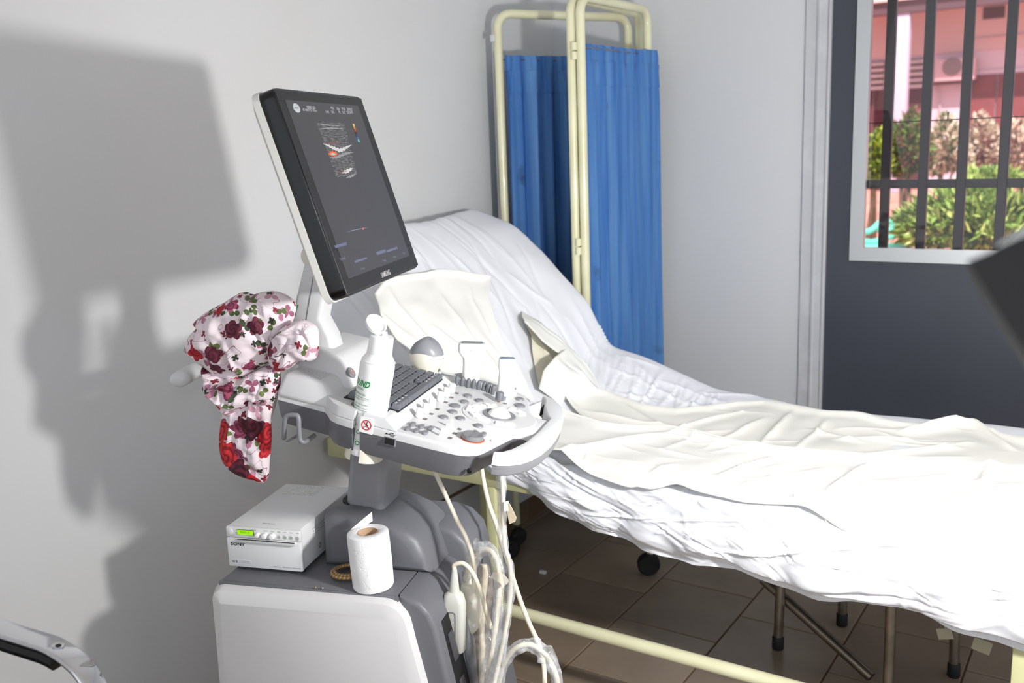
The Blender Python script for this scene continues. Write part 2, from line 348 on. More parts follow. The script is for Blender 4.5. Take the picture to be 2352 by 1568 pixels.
for (q, n) in (((1990, 143, 2030, 208), 5), ((2075, 137, 2122, 204), 5)):
    a = frect(*q, YF); fr_ = MB().span((a[0], YF - .05, a[2]), (a[1], YF - .01, a[3])).build('louvre_vent', DRK, bld)
    hh = (a[3] - a[2]) / n
    for i in range(n): MB().box(((a[0] + a[1]) / 2, YF - .08, a[2] + hh * (i + .5)), (a[1] - a[0], .03, hh * .62), .005, 1).build('slat', LOUV, fr_)
for q in ((1985, 210, 2026, 400), (2073, 206, 2119, 400)):
    a = frect(*q, YF); MB().span((a[0], YF - .06, -.15), (a[1], YF - .01, a[3])).build('shutter', DRK, bld)
a = frect(2222, 174, 2349, 400, YF); w2 = (a[1] - a[0]) / 2
for i in range(2): MB().span((a[0] + w2 * i + .02, YF - .08, -.15), (a[0] + w2 * (i + 1) - .02, YF - .01, a[3]), .01).build('door', REDD, bld)
MB().span((a[0] - .12, YF - .05, a[3]), (a[1] + .12, YF - .01, a[3] + .10)).build('door_lintel', FAC, bld)
a = frect(2260, 18, 2308, 41, YF); MB().span((a[0], YF - .09, a[2]), (a[1], YF - .05, a[3])).build('wall_vent', DRK, bld)
MB().tube([ony(2225, 92, YF - .1), ony(2290, 86, YF - .1), ony(2352, 80, YF - .1)], .03, 6).build('pipe', FACT, bld)
a = frect(2150, 137, 2240, 183, YF - .3)
ac = thing('outdoor_air_conditioner', 'outdoor air conditioner unit mounted on the pink facade', 'air conditioner', ((a[0] + a[1]) / 2, YF - .06, a[2]))
MB().span((a[0], YF - .45, a[2]), (a[1], YF - .1, a[3]), .03).build('casing', mat('pale_pink_casing', (214, 176, 184), .6), ac)
fc = ony(2187, 153, YF - .46); MB().lathe([(.22, 0), (.22, .02), (.18, .03)], 24, fc, (0, -1, 0)).build('fan_grille', mat('fan_grey', (136, 112, 116), .6), ac)
MB().box((fc[0], YF - .2, a[2] - .04), (1.0, .4, .05)).build('bracket', DRK, ac)
ph = spline([ony(2145, 183, YF - .05), ony(2158, 230, YF - .05), ony(2158, 290, YF - .05)], 6); tag(MB().tube(ph, .02, 6).build('drain_hose', LOUV), 'thin hose running down the facade below the air conditioner', 'hose')

GRN = {n: mat('leaf_' + n, c, .45, var=(3, c2, .35, .7)) for n, c, c2 in (('lime', (176, 196, 70), (140, 166, 50)), ('olive', (96, 112, 48), (66, 84, 40)), ('cream', (240, 228, 208), (216, 194, 170)), ('rust', (150, 92, 84), (120, 70, 70)), ('green', (140, 170, 78), (96, 130, 56)), ('light', (200, 214, 130), (164, 190, 96)))}
BARK = mat('shrub_bark', (96, 74, 56), .9)
def leafmb(mb, p, d, up, L, Wd):
    d = nz(d); s_ = nz(np.cross(d, up) + 1e-6); n = np.cross(s_, d)
    vs = [p, p + d * L * .35 + s_ * Wd + n * Wd * .3, p + d * L, p + d * L * .35 - s_ * Wd + n * Wd * .3, p + d * L * .55 - n * Wd * .15]
    mb.add(vs, [(0, 1, 4), (1, 2, 4), (2, 3, 4), (3, 0, 4)])
def bush(name, label, c, r, n, L, Wd, mats, group='shrubs behind the window', seed=0):
    rg = np.random.default_rng(seed); c = np.array(c); r = np.array(r)
    t = thing(name, label, 'shrub', (c[0], c[1], -.18), group=None)
    for i, mt in enumerate(mats):
        mb = MB()
        for _ in range(n // len(mats)):
            d = nz(rg.normal(size=3)); d[2] = abs(d[2]) * rg.choice([1, -.5]); rad = rg.uniform(.55, 1) ** .6
            lump = 1 + .18 * math.sin(5 * d[0] + 3 * d[2] + seed); p = c + r * d * rad * lump
            dd = d + rg.normal(size=3) * .6 + [0, 0, .35]; leafmb(mb, p, dd, rg.normal(size=3), L * rg.uniform(.7, 1.2), Wd * rg.uniform(.7, 1.2))
        mb.build('leaves', mt, t, 0, kind='stuff')
    mb = MB()
    for _ in range(7):
        e = c + r * rg.normal(size=3) * .4; mb.tube([(c[0] + rg.normal() * .05, c[1] + rg.normal() * .05, -.18), (c + e) / 2 - [0, 0, r[2] * .2], e], [.025, .016, .006], 6)
    mb.build('stem', BARK, t)
    return t
def bpx(px, py, wpx, hpx, D): 
    p = atd(px, py, D); return p, (wpx / F * D / 2, wpx / F * D / 2, hpx / F * D / 2)
for i, (nm, lb, q, n, L, Wd, ms) in enumerate([
    ('lime_shrub', 'small lime green shrub seen at the far left of the door window', (2006, 378, 56, 140, 13), 2000, .10, .03, ('lime', 'olive')),
    ('olive_shrub', 'dark olive shrub with tall top between first and second window bars', (2083, 356, 96, 172, 14), 3400, .11, .03, ('olive', 'olive', 'green', 'rust')),
    ('cream_shrub', 'pale cream leaved shrub between second and third window bars', (2168, 356, 112, 152, 15), 3800, .11, .03, ('cream', 'cream', 'olive')),
    ('mottled_shrub', 'cream and rust mottled shrub in front of the red double door', (2258, 352, 96, 156, 15.5), 3400, .11, .03, ('cream', 'rust', 'cream')),
    ('buff_shrub', 'pale buff shrub at the right edge of the door window', (2345, 352, 92, 140, 15), 3000, .11, .03, ('cream', 'cream', 'rust'))]):
    p, r = bpx(*q); bush(nm, lb, p, r, n, L, Wd, [GRN[x] for x in ms], seed=i + 3)
p, r = bpx(2270, 415, 120, 44, 8.5); bush('light_green_shrub', 'bright yellow green shrub tops just above the cross bar', p, r, 900, .085, .02, [GRN['light'], GRN['green']], seed=21)
# large front shrub: its nearest leaves one by one
p, r = bpx(2250, 522, 300, 165, 7.5); fb = bush('oleander_shrub', 'large green shrub with long leaves filling the lower part of the door window', p, r, 4600, .12, .021, [GRN['green'], GRN['olive'], GRN['light']], seed=31)
lms = []
for g in ('green', 'light', 'olive', 'green'):
    mb = MB(); leafmb(mb, np.zeros(3), np.array([1.0, 0, 0]), np.array([0, 1.0, 0]),   .155, .022); lms.append(mb.mesh('leaf', GRN[g], 0))
rg = np.random.default_rng(5)
for _ in range(230):
    d = nz(rg.normal(size=3)); d[1] = -abs(d[1]); d[2] = abs(d[2]) if rg.random() < .6 else d[2]; q = p + r * nz(d) * rg.uniform(.85, 1.08)
    e1 = nz(d + rg.normal(size=3) * .5 + [0, -.2, .3]); e2 = nz(np.cross(e1, rg.normal(size=3))); inst('leaf', lms[rg.integers(4)], fb, q, np.stack([e1, e2, np.cross(e1, e2)]))
TURQ = mat('turquoise_enamel', (110, 206, 186), .4)
bb = atd(2040, 560, 8.2); bench = thing('garden_bench', 'turquoise scrolled iron bench at the lower left of the window', 'bench', (bb[0], bb[1], -.18))
def bp(px, py, D=8.2): return atd(px, py, D)
for pts in ([(1975, 528), (1990, 532), (2005, 526), (2020, 512), (2040, 507), (2058, 515), (2075, 528), (2092, 536)], [(1975, 552), (2000, 556), (2020, 552), (2040, 545), (2060, 540), (2080, 544), (2092, 552)],
            [(2018, 522), (2028, 532), (2045, 528), (2050, 518)]):
    MB().tube(spline([bp(*q) for q in pts], 6), .026, 8).build('backrest_scroll', TURQ, bench)
s0 = bp(1960, 566); s1 = bp(2105, 566)
MB().span((s0[0], bb[1] - .38, bb[2] - .03), (s1[0], bb[1] + .02, bb[2] + .01), .01).build('seat', TURQ, bench)
for x in (s0[0] + .05, s1[0] - .05):
    for y in (bb[1] - .34, bb[1]): MB().tube([(x, y, -.18), (x, y, bb[2])], .02, 8).build('leg', TURQ, bench)

# ================================================================== BED
Y0, Y1, ZT = 1.80, 2.47, .640
bed = thing('examination_bed', 'cream metal examination bed with raised backrest under white sheet', 'bed', (-.8, 2.13, 0))
for y in (Y0, Y1 - .03):
    MB().span((-1.795, y, .548), (.24, y + .03, .598), .004).build('side_rail', BEDP, bed)
MB().span((-1.795, Y0 + .03, .548), (-1.765, Y1 - .03, .598), .004).build('end_rail', BEDP, bed)
MB().span((.21, Y0 + .03, .548), (.24, Y1 - .03, .598), .004).build('end_rail', BEDP, bed)
for x, y in ((-1.270, Y0 + .002), (-.128, Y0 + .002), (-1.745, Y1 - .034), (-.128, Y1 - .034)):
    MB().span((x - .014, y, .012), (x + .014, y + .026, .55), .004).build('leg', BEDP, bed)
    MB().span((x - .016, y - .002, 0), (x + .016, y + .028, .03), .004).build('foot_cap', RUBBER, bed)
MB().tube([(-1.258, Y0 + .015, .232), (-.14, Y0 + .015, .232)], .0155, 14).build('lower_bar', CREAMP, bed)
MB().tube([(-.128, Y0 + .03, .20), (-.128, Y1 - .03, .20)], .013, 10).build('cross_bar', CREAMP, bed)
MATT = mat('mattress_vinyl', (190, 188, 180), .5)
MB().span((-1.20, Y0 + .01, .598), (.235, Y1 - .01, .632), .012, 3).build('mattress', MATT, bed)
bd = nz([-.34, 0, .38]); bn = np.array([bd[2], 0, -bd[0]])
MB((-1.235, (Y0 + Y1) / 2, .635), np.stack([bd, [0, 1, 0], bn])).box((.325, 0, -.045), (.62, Y1 - Y0 - .03, .05), .015, 3).build('backrest', MATT, bed)
MB().tube([(-1.58, 2.13, .97), (-1.30, 2.13, .575)], .012, 10).build('backrest_strut', BEDP, bed)

# ---- fitted sheet: one cloth over mattress and backrest, hanging on the near side
NS, NT = 460, 300
def resamp(poly, n, sm):
    P = np.array(poly, float); d = np.r_[0, np.cumsum(np.linalg.norm(np.diff(P, axis=0), axis=1))]; d /= d[-1]
    q = np.stack([np.interp(np.linspace(0, 1, n), d, P[:, i]) for i in range(P.shape[1])], 1)
    k = np.ones(sm) / sm; pad = np.pad(q, ((sm // 2, sm // 2), (0, 0)), mode='edge'); return np.stack([np.convolve(pad[:, i], k, 'valid') for i in range(P.shape[1])], 1)[:n]
# matching stations along the near/centre line and along the far hem
CEN = [(-1.79, .93), (-1.792, 1.09), (-1.70, 1.148), (-1.60, 1.085), (-1.48, .958), (-1.36, .818), (-1.27, .715), (-1.17, .664), (-1.0, ZT + .004), (-.66, ZT), (-.30, ZT + .004), (.25, ZT)]
FARL = [(-1.785, .93), (-1.795, 1.08), (-1.765, 1.158), (-1.612, 1.112), (-1.492, 1.008), (-1.363, .884), (-1.294, .757), (-1.142, .724), (-.96, .664), (-.664, .640), (-.30, .648), (.25, .640)]
par = np.array([0, .10, .17, .22, .30, .385, .45, .50, .58, .72, .87, 1.0]); ss = np.linspace(0, 1, NS)
def along(P, sm=15):
    q = np.stack([np.interp(ss, par, np.array(P)[:, i]) for i in (0, 1)], 1); k = np.ones(sm) / sm; pad = np.pad(q, ((sm // 2, sm // 2), (0, 0)), mode='edge')
    return np.stack([np.convolve(pad[:, i], k, 'valid') for i in (0, 1)], 1)
cen, far = along(CEN), along(FARL, 11)
hemx = [-1.80, -1.6, -1.42, -1.30, -1.217, -1.05, -.874, -.72, -.564, -.45, -.339, -.23, -.123, .25]
hemz = [.74, .70, .64, .60, .566, .512, .474, .472, .452, .455, .467, .452, .438, .43]
tt = np.linspace(0, 1, NT); TA, TB = .34, .90
P = np.zeros((NS, NT, 3))
for i in range(NS):
    cx_, cz_ = cen[i]; fx_, fz_ = far[i]; hz_ = np.interp(cx_, hemx, hemz); drop = max(cz_ - hz_, .05)
    wob = .010 * math.sin(cx_ * 23) + .007 * math.sin(cx_ * 51 + 1) + .012 * float(vnoise(cx_ * 7, 0, 3))
    for_near = np.clip(tt / TA, 0, 1)
    y = np.where(tt < TA, Y0 - .010, np.where(tt < TB, Y0 - .010 + (Y1 + .012 - Y0) * (tt - TA) / (TB - TA), Y1 + .002 + .03 * (tt - TB) / (1 - TB)))
    x = np.full(NT, cx_); z = np.full(NT, cz_)
    # near drop, rounded shoulder
    e = 1 - for_near; z = z - drop * np.clip(e, 0, 1); 
    y = y + np.where(tt < TA, .022 * np.clip(1 - e * 6, 0, 1) ** 2 - wob * sstep(.1, 1, e) - .012 * np.sin(e * PI) + .018 * sstep(.72, 1, e), .022 * np.clip(1 - (tt - TA) * 14, 0, 1) ** 2)
    z = z - .012 * np.exp(-((tt - TA) / .018) ** 2)
    # blend to the far hem, taut elastic edge
    b = sstep(.66, .90, tt); x = x + (fx_ - cx_) * b; z = z + (fz_ - cz_) * b
    z = np.where(tt > TB, z - .17 * (tt - TB) / (1 - TB), z)
    P[i, :, 0] = x; P[i, :, 1] = y; P[i, :, 2] = z
S, T = np.meshgrid(ss * 2.35, tt * 1.15, indexing='ij')
segs = []; rg = np.random.default_rng(11)
for _ in range(170):                                   # crumpled creases on the hanging side
    s0 = rg.uniform(.75, 2.35); t0 = rg.uniform(.0, .38); a = rg.choice([rg.normal(2.25, .35), rg.normal(.5, .35), rg.uniform(0, PI)]); L = rg.uniform(.05, .24)
    segs.append((s0, t0, s0 + L * math.cos(a), t0 + L * math.sin(a), rg.uniform(.003, .007) * rg.choice([1, -1]), rg.uniform(.0025, .006)))
for _ in range(34):                                    # long soft folds on the backrest running with its slope
    s0 = rg.uniform(.3, .8); t0 = rg.uniform(.3, 1.02); L = rg.uniform(.15, .45); a = rg.normal(0, .28)
    segs.append((s0, t0, s0 + L * math.cos(a), t0 + L * math.sin(a), rg.uniform(.003, .007) * rg.choice([1, -1]), rg.uniform(.006, .014)))
for i in range(20):                                    # gathers under the taut far edge
    s0 = 1.02 + i * .02; segs.append((s0 - .02 + rg.normal() * .01, 1.01, s0 + .05 + rg.normal() * .015, .82, rg.uniform(.006, .012), .006))
for _ in range(40):
    s0 = rg.uniform(1.05, 1.7); t0 = rg.uniform(.78, 1.0); a = rg.normal(.1, .35); L = rg.uniform(.08, .25)
    segs.append((s0, t0, s0 + L * math.cos(a), t0 + L * math.sin(a), rg.uniform(.004, .009), rg.uniform(.007, .014)))
for (s0, t0, s1, t1, a, w_) in ((1.18, .36, 1.50, .17, -.014, .008), (1.50, .17, 1.72, .30, .010, .010), (1.22, .40, 1.42, .26, .012, .01), (1.62, .10, 2.05, .33, .012, .009), (1.75, .06, 2.1, .11, -.012, .01), (1.35, .10, 1.55, .22, .011, .008), (1.05, .34, 1.22, .22, .010, .008)):
    segs.append((s0, t0, s1, t1, a, w_))
rid = lambda x, y, sd: .5 - np.abs(2 * vnoise(x, y, sd))
ca, sa = math.cos(.62), math.sin(.62); Q1, Q2 = S * ca - T * sa, S * sa + T * ca
D = creases(S, T, segs) + (.008 * rid(Q1 * 6, Q2 * 10, 80) + .005 * rid(Q2 * 9, Q1 * 15, 81) + .003 * rid(Q1 * 22, Q2 * 28, 82)) * sstep(.43, .36, T) * sstep(.55, .85, S) + .005 * rid(S * 4, T * 22, 83) * sstep(.40, .46, T) * sstep(1.3, .9, S) + .006 * vnoise(S * 9, T * 9, 1) * (T < .42) + .004 * vnoise(S * 22, T * 20, 2) * (T < .42) + .006 * vnoise(S * 5, T * 12, 5) + .003 * vnoise(S * 16, T * 16, 6)
# a second layer lip low on the right part of the drop
lip = .018 * sstep(.075, .085, T + .018 * np.sin(S * 7)) * (T < .39) * sstep(1.55, 1.75, S); D += lip
dS = np.gradient(P, axis=0); dT = np.gradient(P, axis=1); N = np.cross(dS, dT); N /= np.linalg.norm(N, axis=2)[..., None] + 1e-12
k = np.ones(9) / 9
for ax in (0, 1): N = np.apply_along_axis(lambda q: np.convolve(np.pad(q, 4, mode='edge'), k, 'valid'), ax, N)
N /= np.linalg.norm(N, axis=2)[..., None] + 1e-12
if N[NS // 2, int(NT * .6), 2] < 0: N = -N
SHP = P + N * D[..., None] + N * .004
fs = thing('fitted_sheet', 'white fitted sheet wrinkled over the raised bed, hanging on its near side', 'sheet', (-.8, 2.13, .43))
MB().grid(SHP).build('cloth', SHEET, fs, 180)
el = MB(); i0 = np.argmin(abs(far[:, 0] + 1.33)); i1 = np.argmin(abs(far[:, 0] + .93)); jj = int(NT * .905)
pts = SHP[i0:i1:1, jj] + [0, -.002, .004]; pts = resamp(pts, 150, 5); el.tube(pts, .0055 + .0015 * np.sin(np.arange(150) * 1.6), 8); el.build('elastic_edge', SHEET, fs)

# ---- cream cloths over the flat part: unrolled across y, folding down over the near edge
def wrap(yp, z):
    """yp unrolled across the bed; below the near edge the cloth turns down"""
    e = Y0 + .012; R_ = .026; d = e - yp; L = R_ * PI / 2
    a = np.clip(d / R_, 0, PI / 2); ext = np.clip(d - L, 0, None)
    y = np.where(d <= 0, yp, e - R_ * np.sin(a)); zz = np.where(d <= 0, z, z - R_ * (1 - np.cos(a)) - ext)
    return y, zz
def cloth_on_bed(xs, yn, yf, off, segs, seed, hem=.007, nx=300, ny=130, rough=1.0):
    x = np.linspace(xs[0], xs[1], nx); a = yn(x); b = yf(x); v = np.linspace(0, 1, ny)
    X = np.repeat(x[:, None], ny, 1); Yp = a[:, None] + (b - a)[:, None] * v[None]
    # left border may be ragged
    hemb = np.minimum(np.minimum(v, 1 - v)[None] * (b - a)[:, None], (X - xs[0])); lift = hem * np.exp(-(hemb / .02) ** 2)
    z = ZT + .010 + off + lift + rough * (.008 * vnoise(X * 5, Yp * 9, seed) + .005 * vnoise(X * 13, Yp * 15, seed + 1)) + creases(X, Yp, segs)
    base = np.interp(X, cen[:, 0][110:], cen[:, 1][110:]) - ZT; z = z + np.maximum(base, 0)
    y, zz = wrap(Yp, z); bulge = np.where(Yp < Y0, .006 + off, 0); y = y - bulge * 1.2
    dx = .004 * vnoise(X * 20, Yp * 20, seed + 3); return np.stack([X + dx, y, zz], 2)
def pxline(pts, z): q = np.array([onz(px, py, z)[:2] for px, py in pts]); o = np.argsort(q[:, 0]); return q[o]
f1 = pxline([(1285, 945), (1330, 928), (1400, 925), (1480, 938), (1560, 942), (1640, 936), (1700, 928), (1760, 925), (1830, 936), (1890, 948), (1980, 955), (2060, 968), (2140, 970), (2235, 970), (2300, 995), (2352, 1010)], ZT + .02)
n1 = pxline([(1285, 948), (1310, 962), (1350, 985), (1420, 996), (1500, 1000), (1560, 1015), (1700, 1045), (2000, 1075), (2352, 1095)], ZT + .015)
x_l = -1.215
def flat1n(x): return np.interp(x, n1[:, 0], n1[:, 1])
def flat1f(x): return np.minimum(np.interp(x, f1[:, 0], f1[:, 1]), Y1 + .01)
rg = np.random.default_rng(19)
def bigfolds(lst, z=ZT + .02): 
    out = []
    for (ax_, ay_), (bx_, by_), amp, wd in lst:
        p, q = onz(ax_, ay_, z), onz(bx_, by_, z); out.append((p[0], p[1], q[0], q[1], amp, wd))
    return out
seg1 = bigfolds([((1740, 1020), (1820, 940), .016, .012), ((1825, 1030), (1900, 960), .013, .012), ((1640, 1010), (1760, 955), .012, .014), ((1330, 960), (1600, 975), .012, .02), ((1500, 990), (1720, 940), .014, .012), ((1430, 935), (1560, 990), .012, .016),
                 ((2060, 985), (2240, 965), .030, .025), ((2235, 968), (2330, 1030), .020, .012), ((1900, 1000), (2150, 1000), .012, .02), ((1950, 1040), (2250, 1010), .012, .015), ((1850, 975), (1990, 1010), .010, .012)])
for _ in range(26):
    x_ = rg.uniform(-1.15, .2); y_ = rg.uniform(2.05, 2.42); L = rg.uniform(.08, .3); a = rg.normal(0, .5); seg1.append((x_, y_, x_ + L * math.cos(a), y_ + L * math.sin(a), rg.uniform(.003, .007), rg.uniform(.008, .018)))
t = thing('rear_cream_cloth', 'cream cloth spread along the far half of the bed, its rolled edge showing', 'cloth', (-.5, 2.25, ZT))
GP = cloth_on_bed((-1.235, .22), flat1n, flat1f, .004, seg1, 30, .010)
MB().grid(GP).build('cloth', CREAMC, t, 180)
MB().tube(GP[::3, 0], .0032, 6).build('rolled_hem', CREAMC2, t)
f2 = pxline([(1215, 955), (1290, 968), (1380, 985), (1470, 985), (1540, 986), (1600, 998), (1660, 1013), (1740, 1022), (1870, 1037), (2000, 1052), (2270, 1072), (2352, 1080)], ZT + .03)
def flat2f(x): return np.interp(x, f2[:, 0], f2[:, 1])
def flat2n(x): return 1.765 + .008 * np.sin(x * 9) + .005 * np.sin(x * 23) - .035 * sstep(-.52, -.42, x) + .022 * sstep(-.96, -1.05, x) + .012 * np.exp(-((x + .77) / .03) ** 2)
seg2 = bigfolds([((1240, 1050), (1560, 990), .022, .03), ((1560, 990), (1700, 1030), .014, .02), ((1640, 1090), (1790, 1040), .016, .012), ((1400, 1095), (1560, 1060), .010, .012), ((1660, 1110), (1900, 1070), .010, .012), ((1880, 1140), (2000, 1060), .018, .016), ((2240, 1130), (2290, 1050), .022, .014), ((2100, 1160), (2350, 1110), .012, .02), ((1930, 1120), (2200, 1090), .010, .02)], ZT + .03)
for _ in range(30):
    x_ = rg.uniform(-1.15, .2); y_ = rg.uniform(1.78, 2.05); L = rg.uniform(.06, .25); a = rg.normal(.5, .6); seg2.append((x_, y_, x_ + L * math.cos(a), y_ + L * math.sin(a), rg.uniform(.002, .006), rg.uniform(.007, .014)))
t = thing('front_cream_cloth', 'cream cloth on the near half of the bed with hem over the edge', 'cloth', (-.5, 1.9, ZT))
GP = cloth_on_bed((-1.22, .23), flat2n, flat2f, .016, seg2, 40, .009)
MB().grid(GP).build('cloth', CREAMC2, t, 180)
MB().tube(GP[::3, 0] + [0, -.001, 0], .0024, 6).build('stitched_hem', CREAMC, t); MB().tube(GP[::3, -1], .0030, 6).build('rolled_hem', CREAMC, t)
# hanging corner of that cloth
q = ony(1885, 1160, 1.772); MB().tube(spline([q + [-.05, 0, .012], q + [-.01, -.004, .004], q + [.008, -.006, -.012], q + [.016, -.002, -.03]], 6), np.linspace(.006, .009, 19), 8, squash=.5).build('curled_corner', CREAMC, t)

# ---- gowns lying on the backrest: patches bounded by four border lines on the sloping plane
BP0 = np.array([-1.62, 2.45, 1.10]); BD = nz([.34, 0, -.38]); BN = np.array([-BD[2], 0, BD[0]])
def onback(px, py, off): return hit(px, py, BP0 + BN * off, BN)
def coons(c0, c1, d0, d1, n, m_):
    """c0,c1 run left to right (top, bottom); d0,d1 run top to bottom (left, right)"""
    rs = lambda L, k: resamp(np.array(L), k, 1)
    A, Bq, Dl, Dr = rs(c0, n), rs(c1, n), rs(d0, m_), rs(d1, m_); u = np.linspace(0, 1, n)[:, None, None]; v = np.linspace(0, 1, m_)[None, :, None]
    return (1 - v) * A[:, None] + v * Bq[:, None] + (1 - u) * Dl[None] + u * Dr[None] - ((1 - u) * (1 - v) * A[0] + u * (1 - v) * A[-1] + (1 - u) * v * Bq[0] + u * v * Bq[-1])
def gown(top, bot, left, right, off, n=120, m_=120): 
    f = lambda L: [onback(px, py, o) for px, py, o in L]; return coons(f(top), f(bot), f(left), f(right), n, m_)
G = gown([(850, 690, .012), (872, 660, .014), (930, 645, .012), (990, 634, .010), (1050, 640, .010), (1115, 648, .012)], [(975, 868, .03), (1060, 880, .02), (1140, 900, .012), (1215, 935, .010)],
         [(850, 690, .012), (862, 735, .03), (900, 790, .035), (940, 830, .035), (975, 868, .03)], [(1115, 648, .012), (1112, 700, .012), (1135, 780, .012), (1180, 860, .012), (1215, 935, .010)], 0)
uu, vv = np.meshgrid(np.linspace(0, 1, 120), np.linspace(0, 1, 120), indexing='ij')
edge = np.minimum(np.minimum(uu, 1 - uu), np.minimum(vv, 1 - vv))
disp = .016 + .010 * vnoise(uu * 4, vv * 4, 50) + .006 * vnoise(uu * 9, vv * 7, 51) + creases(uu, vv, [(.15, .05, .35, .8, .012, .03), (.62, .2, .8, .95, .010, .03), (.02, .3, .25, .9, .014, .03), (.85, .1, .97, .8, .010, .02), (.4, .5, .7, .9, .008, .03)]) + .008 * np.exp(-(edge / .03) ** 2)
t = thing('spread_cream_gown', 'flat cream gown spread over the backrest behind the monitor', 'gown', (-1.45, 1.95, .9))
GG = G + BN * disp[..., None]; MB().grid(GG).build('cloth', CREAMC2, t, 180)
MB().tube(np.vstack([GG[0, ::-1][::2], GG[::2, 0]]), .003, 6).build('folded_edge', CREAMC, t)
BOUNCEC = mat('bounce_tinted_cotton', (238, 233, 210), .85, bump=(380, .1), var=(8, (240, 237, 222), .4, .7))  # warm tint paints the light bounced between the folds into the cream cloth
t = thing('bunched_cream_gown', 'bunched cream gown with deep folds lying lower on the backrest beside the blue curtain', 'gown', (-1.3, 2.2, .75))
G = gown([(1200, 716, .012), (1240, 752, .018), (1290, 800, .018), (1345, 860, .016), (1398, 916, .010)], [(1238, 892, .016), (1290, 926, .012), (1335, 938, .010), (1398, 920, .010)], [(1200, 716, .012), (1214, 770, .018), (1226, 830, .020), (1238, 892, .016)], [(1398, 916, .010), (1398, 920, .010)], 0, 90, 60)
uu, vv = np.meshgrid(np.linspace(0, 1, 90), np.linspace(0, 1, 60), indexing='ij')
MB().grid(G + BN * (.004 + .010 * vnoise(uu * 5, vv * 5, 60) + creases(uu, vv, [(.1, .3, .5, .8, .008, .03), (.2, .2, .7, .6, .008, .03)]))[..., None]).build('cloth', BOUNCEC, t, 180)
# upper fold: a folded-over strip along the ridge, its lower lip standing proud
G = gown([(1199, 714, .016), (1245, 742, .030), (1300, 790, .030), (1352, 846, .024), (1399, 914, .012)], [(1206, 738, .050), (1250, 782, .072), (1296, 816, .074), (1345, 872, .058), (1392, 922, .018)], [(1199, 714, .016), (1200, 726, .040), (1206, 738, .050)], [(1399, 914, .012), (1396, 919, .018), (1392, 922, .018)], 0, 110, 40)
uu, vv = np.meshgrid(np.linspace(0, 1, 110), np.linspace(0, 1, 40), indexing='ij')
GG = G + BN * (.014 * np.sin(vv * PI) * np.sin(uu * PI) + .008 * vnoise(uu * 10, vv * 2, 62) + creases(uu, vv, [(.05, .45, .6, .55, -.007, .05), (.4, .3, .95, .6, .006, .05)]))[..., None]
MB().grid(GG).build('upper_fold', CREAMC2, t, 180); MB().tube(GG[::2, -1], .0032, 6).build('folded_edge', CREAMC, t)
# lower flap curling up on its left side
G = gown([(1298, 806, .080), (1330, 838, .070), (1362, 880, .050), (1398, 916, .014)], [(1240, 893, .030), (1290, 924, .022), (1335, 937, .012), (1398, 921, .012)], [(1298, 806, .080), (1276, 822, .095), (1252, 850, .085), (1240, 893, .030)], [(1398, 916, .014), (1398, 921, .012)], 0, 100, 70)
uu, vv = np.meshgrid(np.linspace(0, 1, 100), np.linspace(0, 1, 70), indexing='ij')
GG = G + BN * (.012 * np.sin(vv * PI) * np.sin(uu * PI) + .012 * vnoise(uu * 5, vv * 4, 64) + creases(uu, vv, [(.02, .5, .6, .75, -.016, .03), (.1, .2, .7, .45, .010, .03), (.3, .8, .9, .6, .008, .03), (.0, .7, .35, .95, .008, .03)]))[..., None]
MB().grid(GG).build('lower_flap', CREAMC2, t, 180); MB().tube(GG[0, ::2], .0034, 6).build('folded_edge', CREAMC, t)

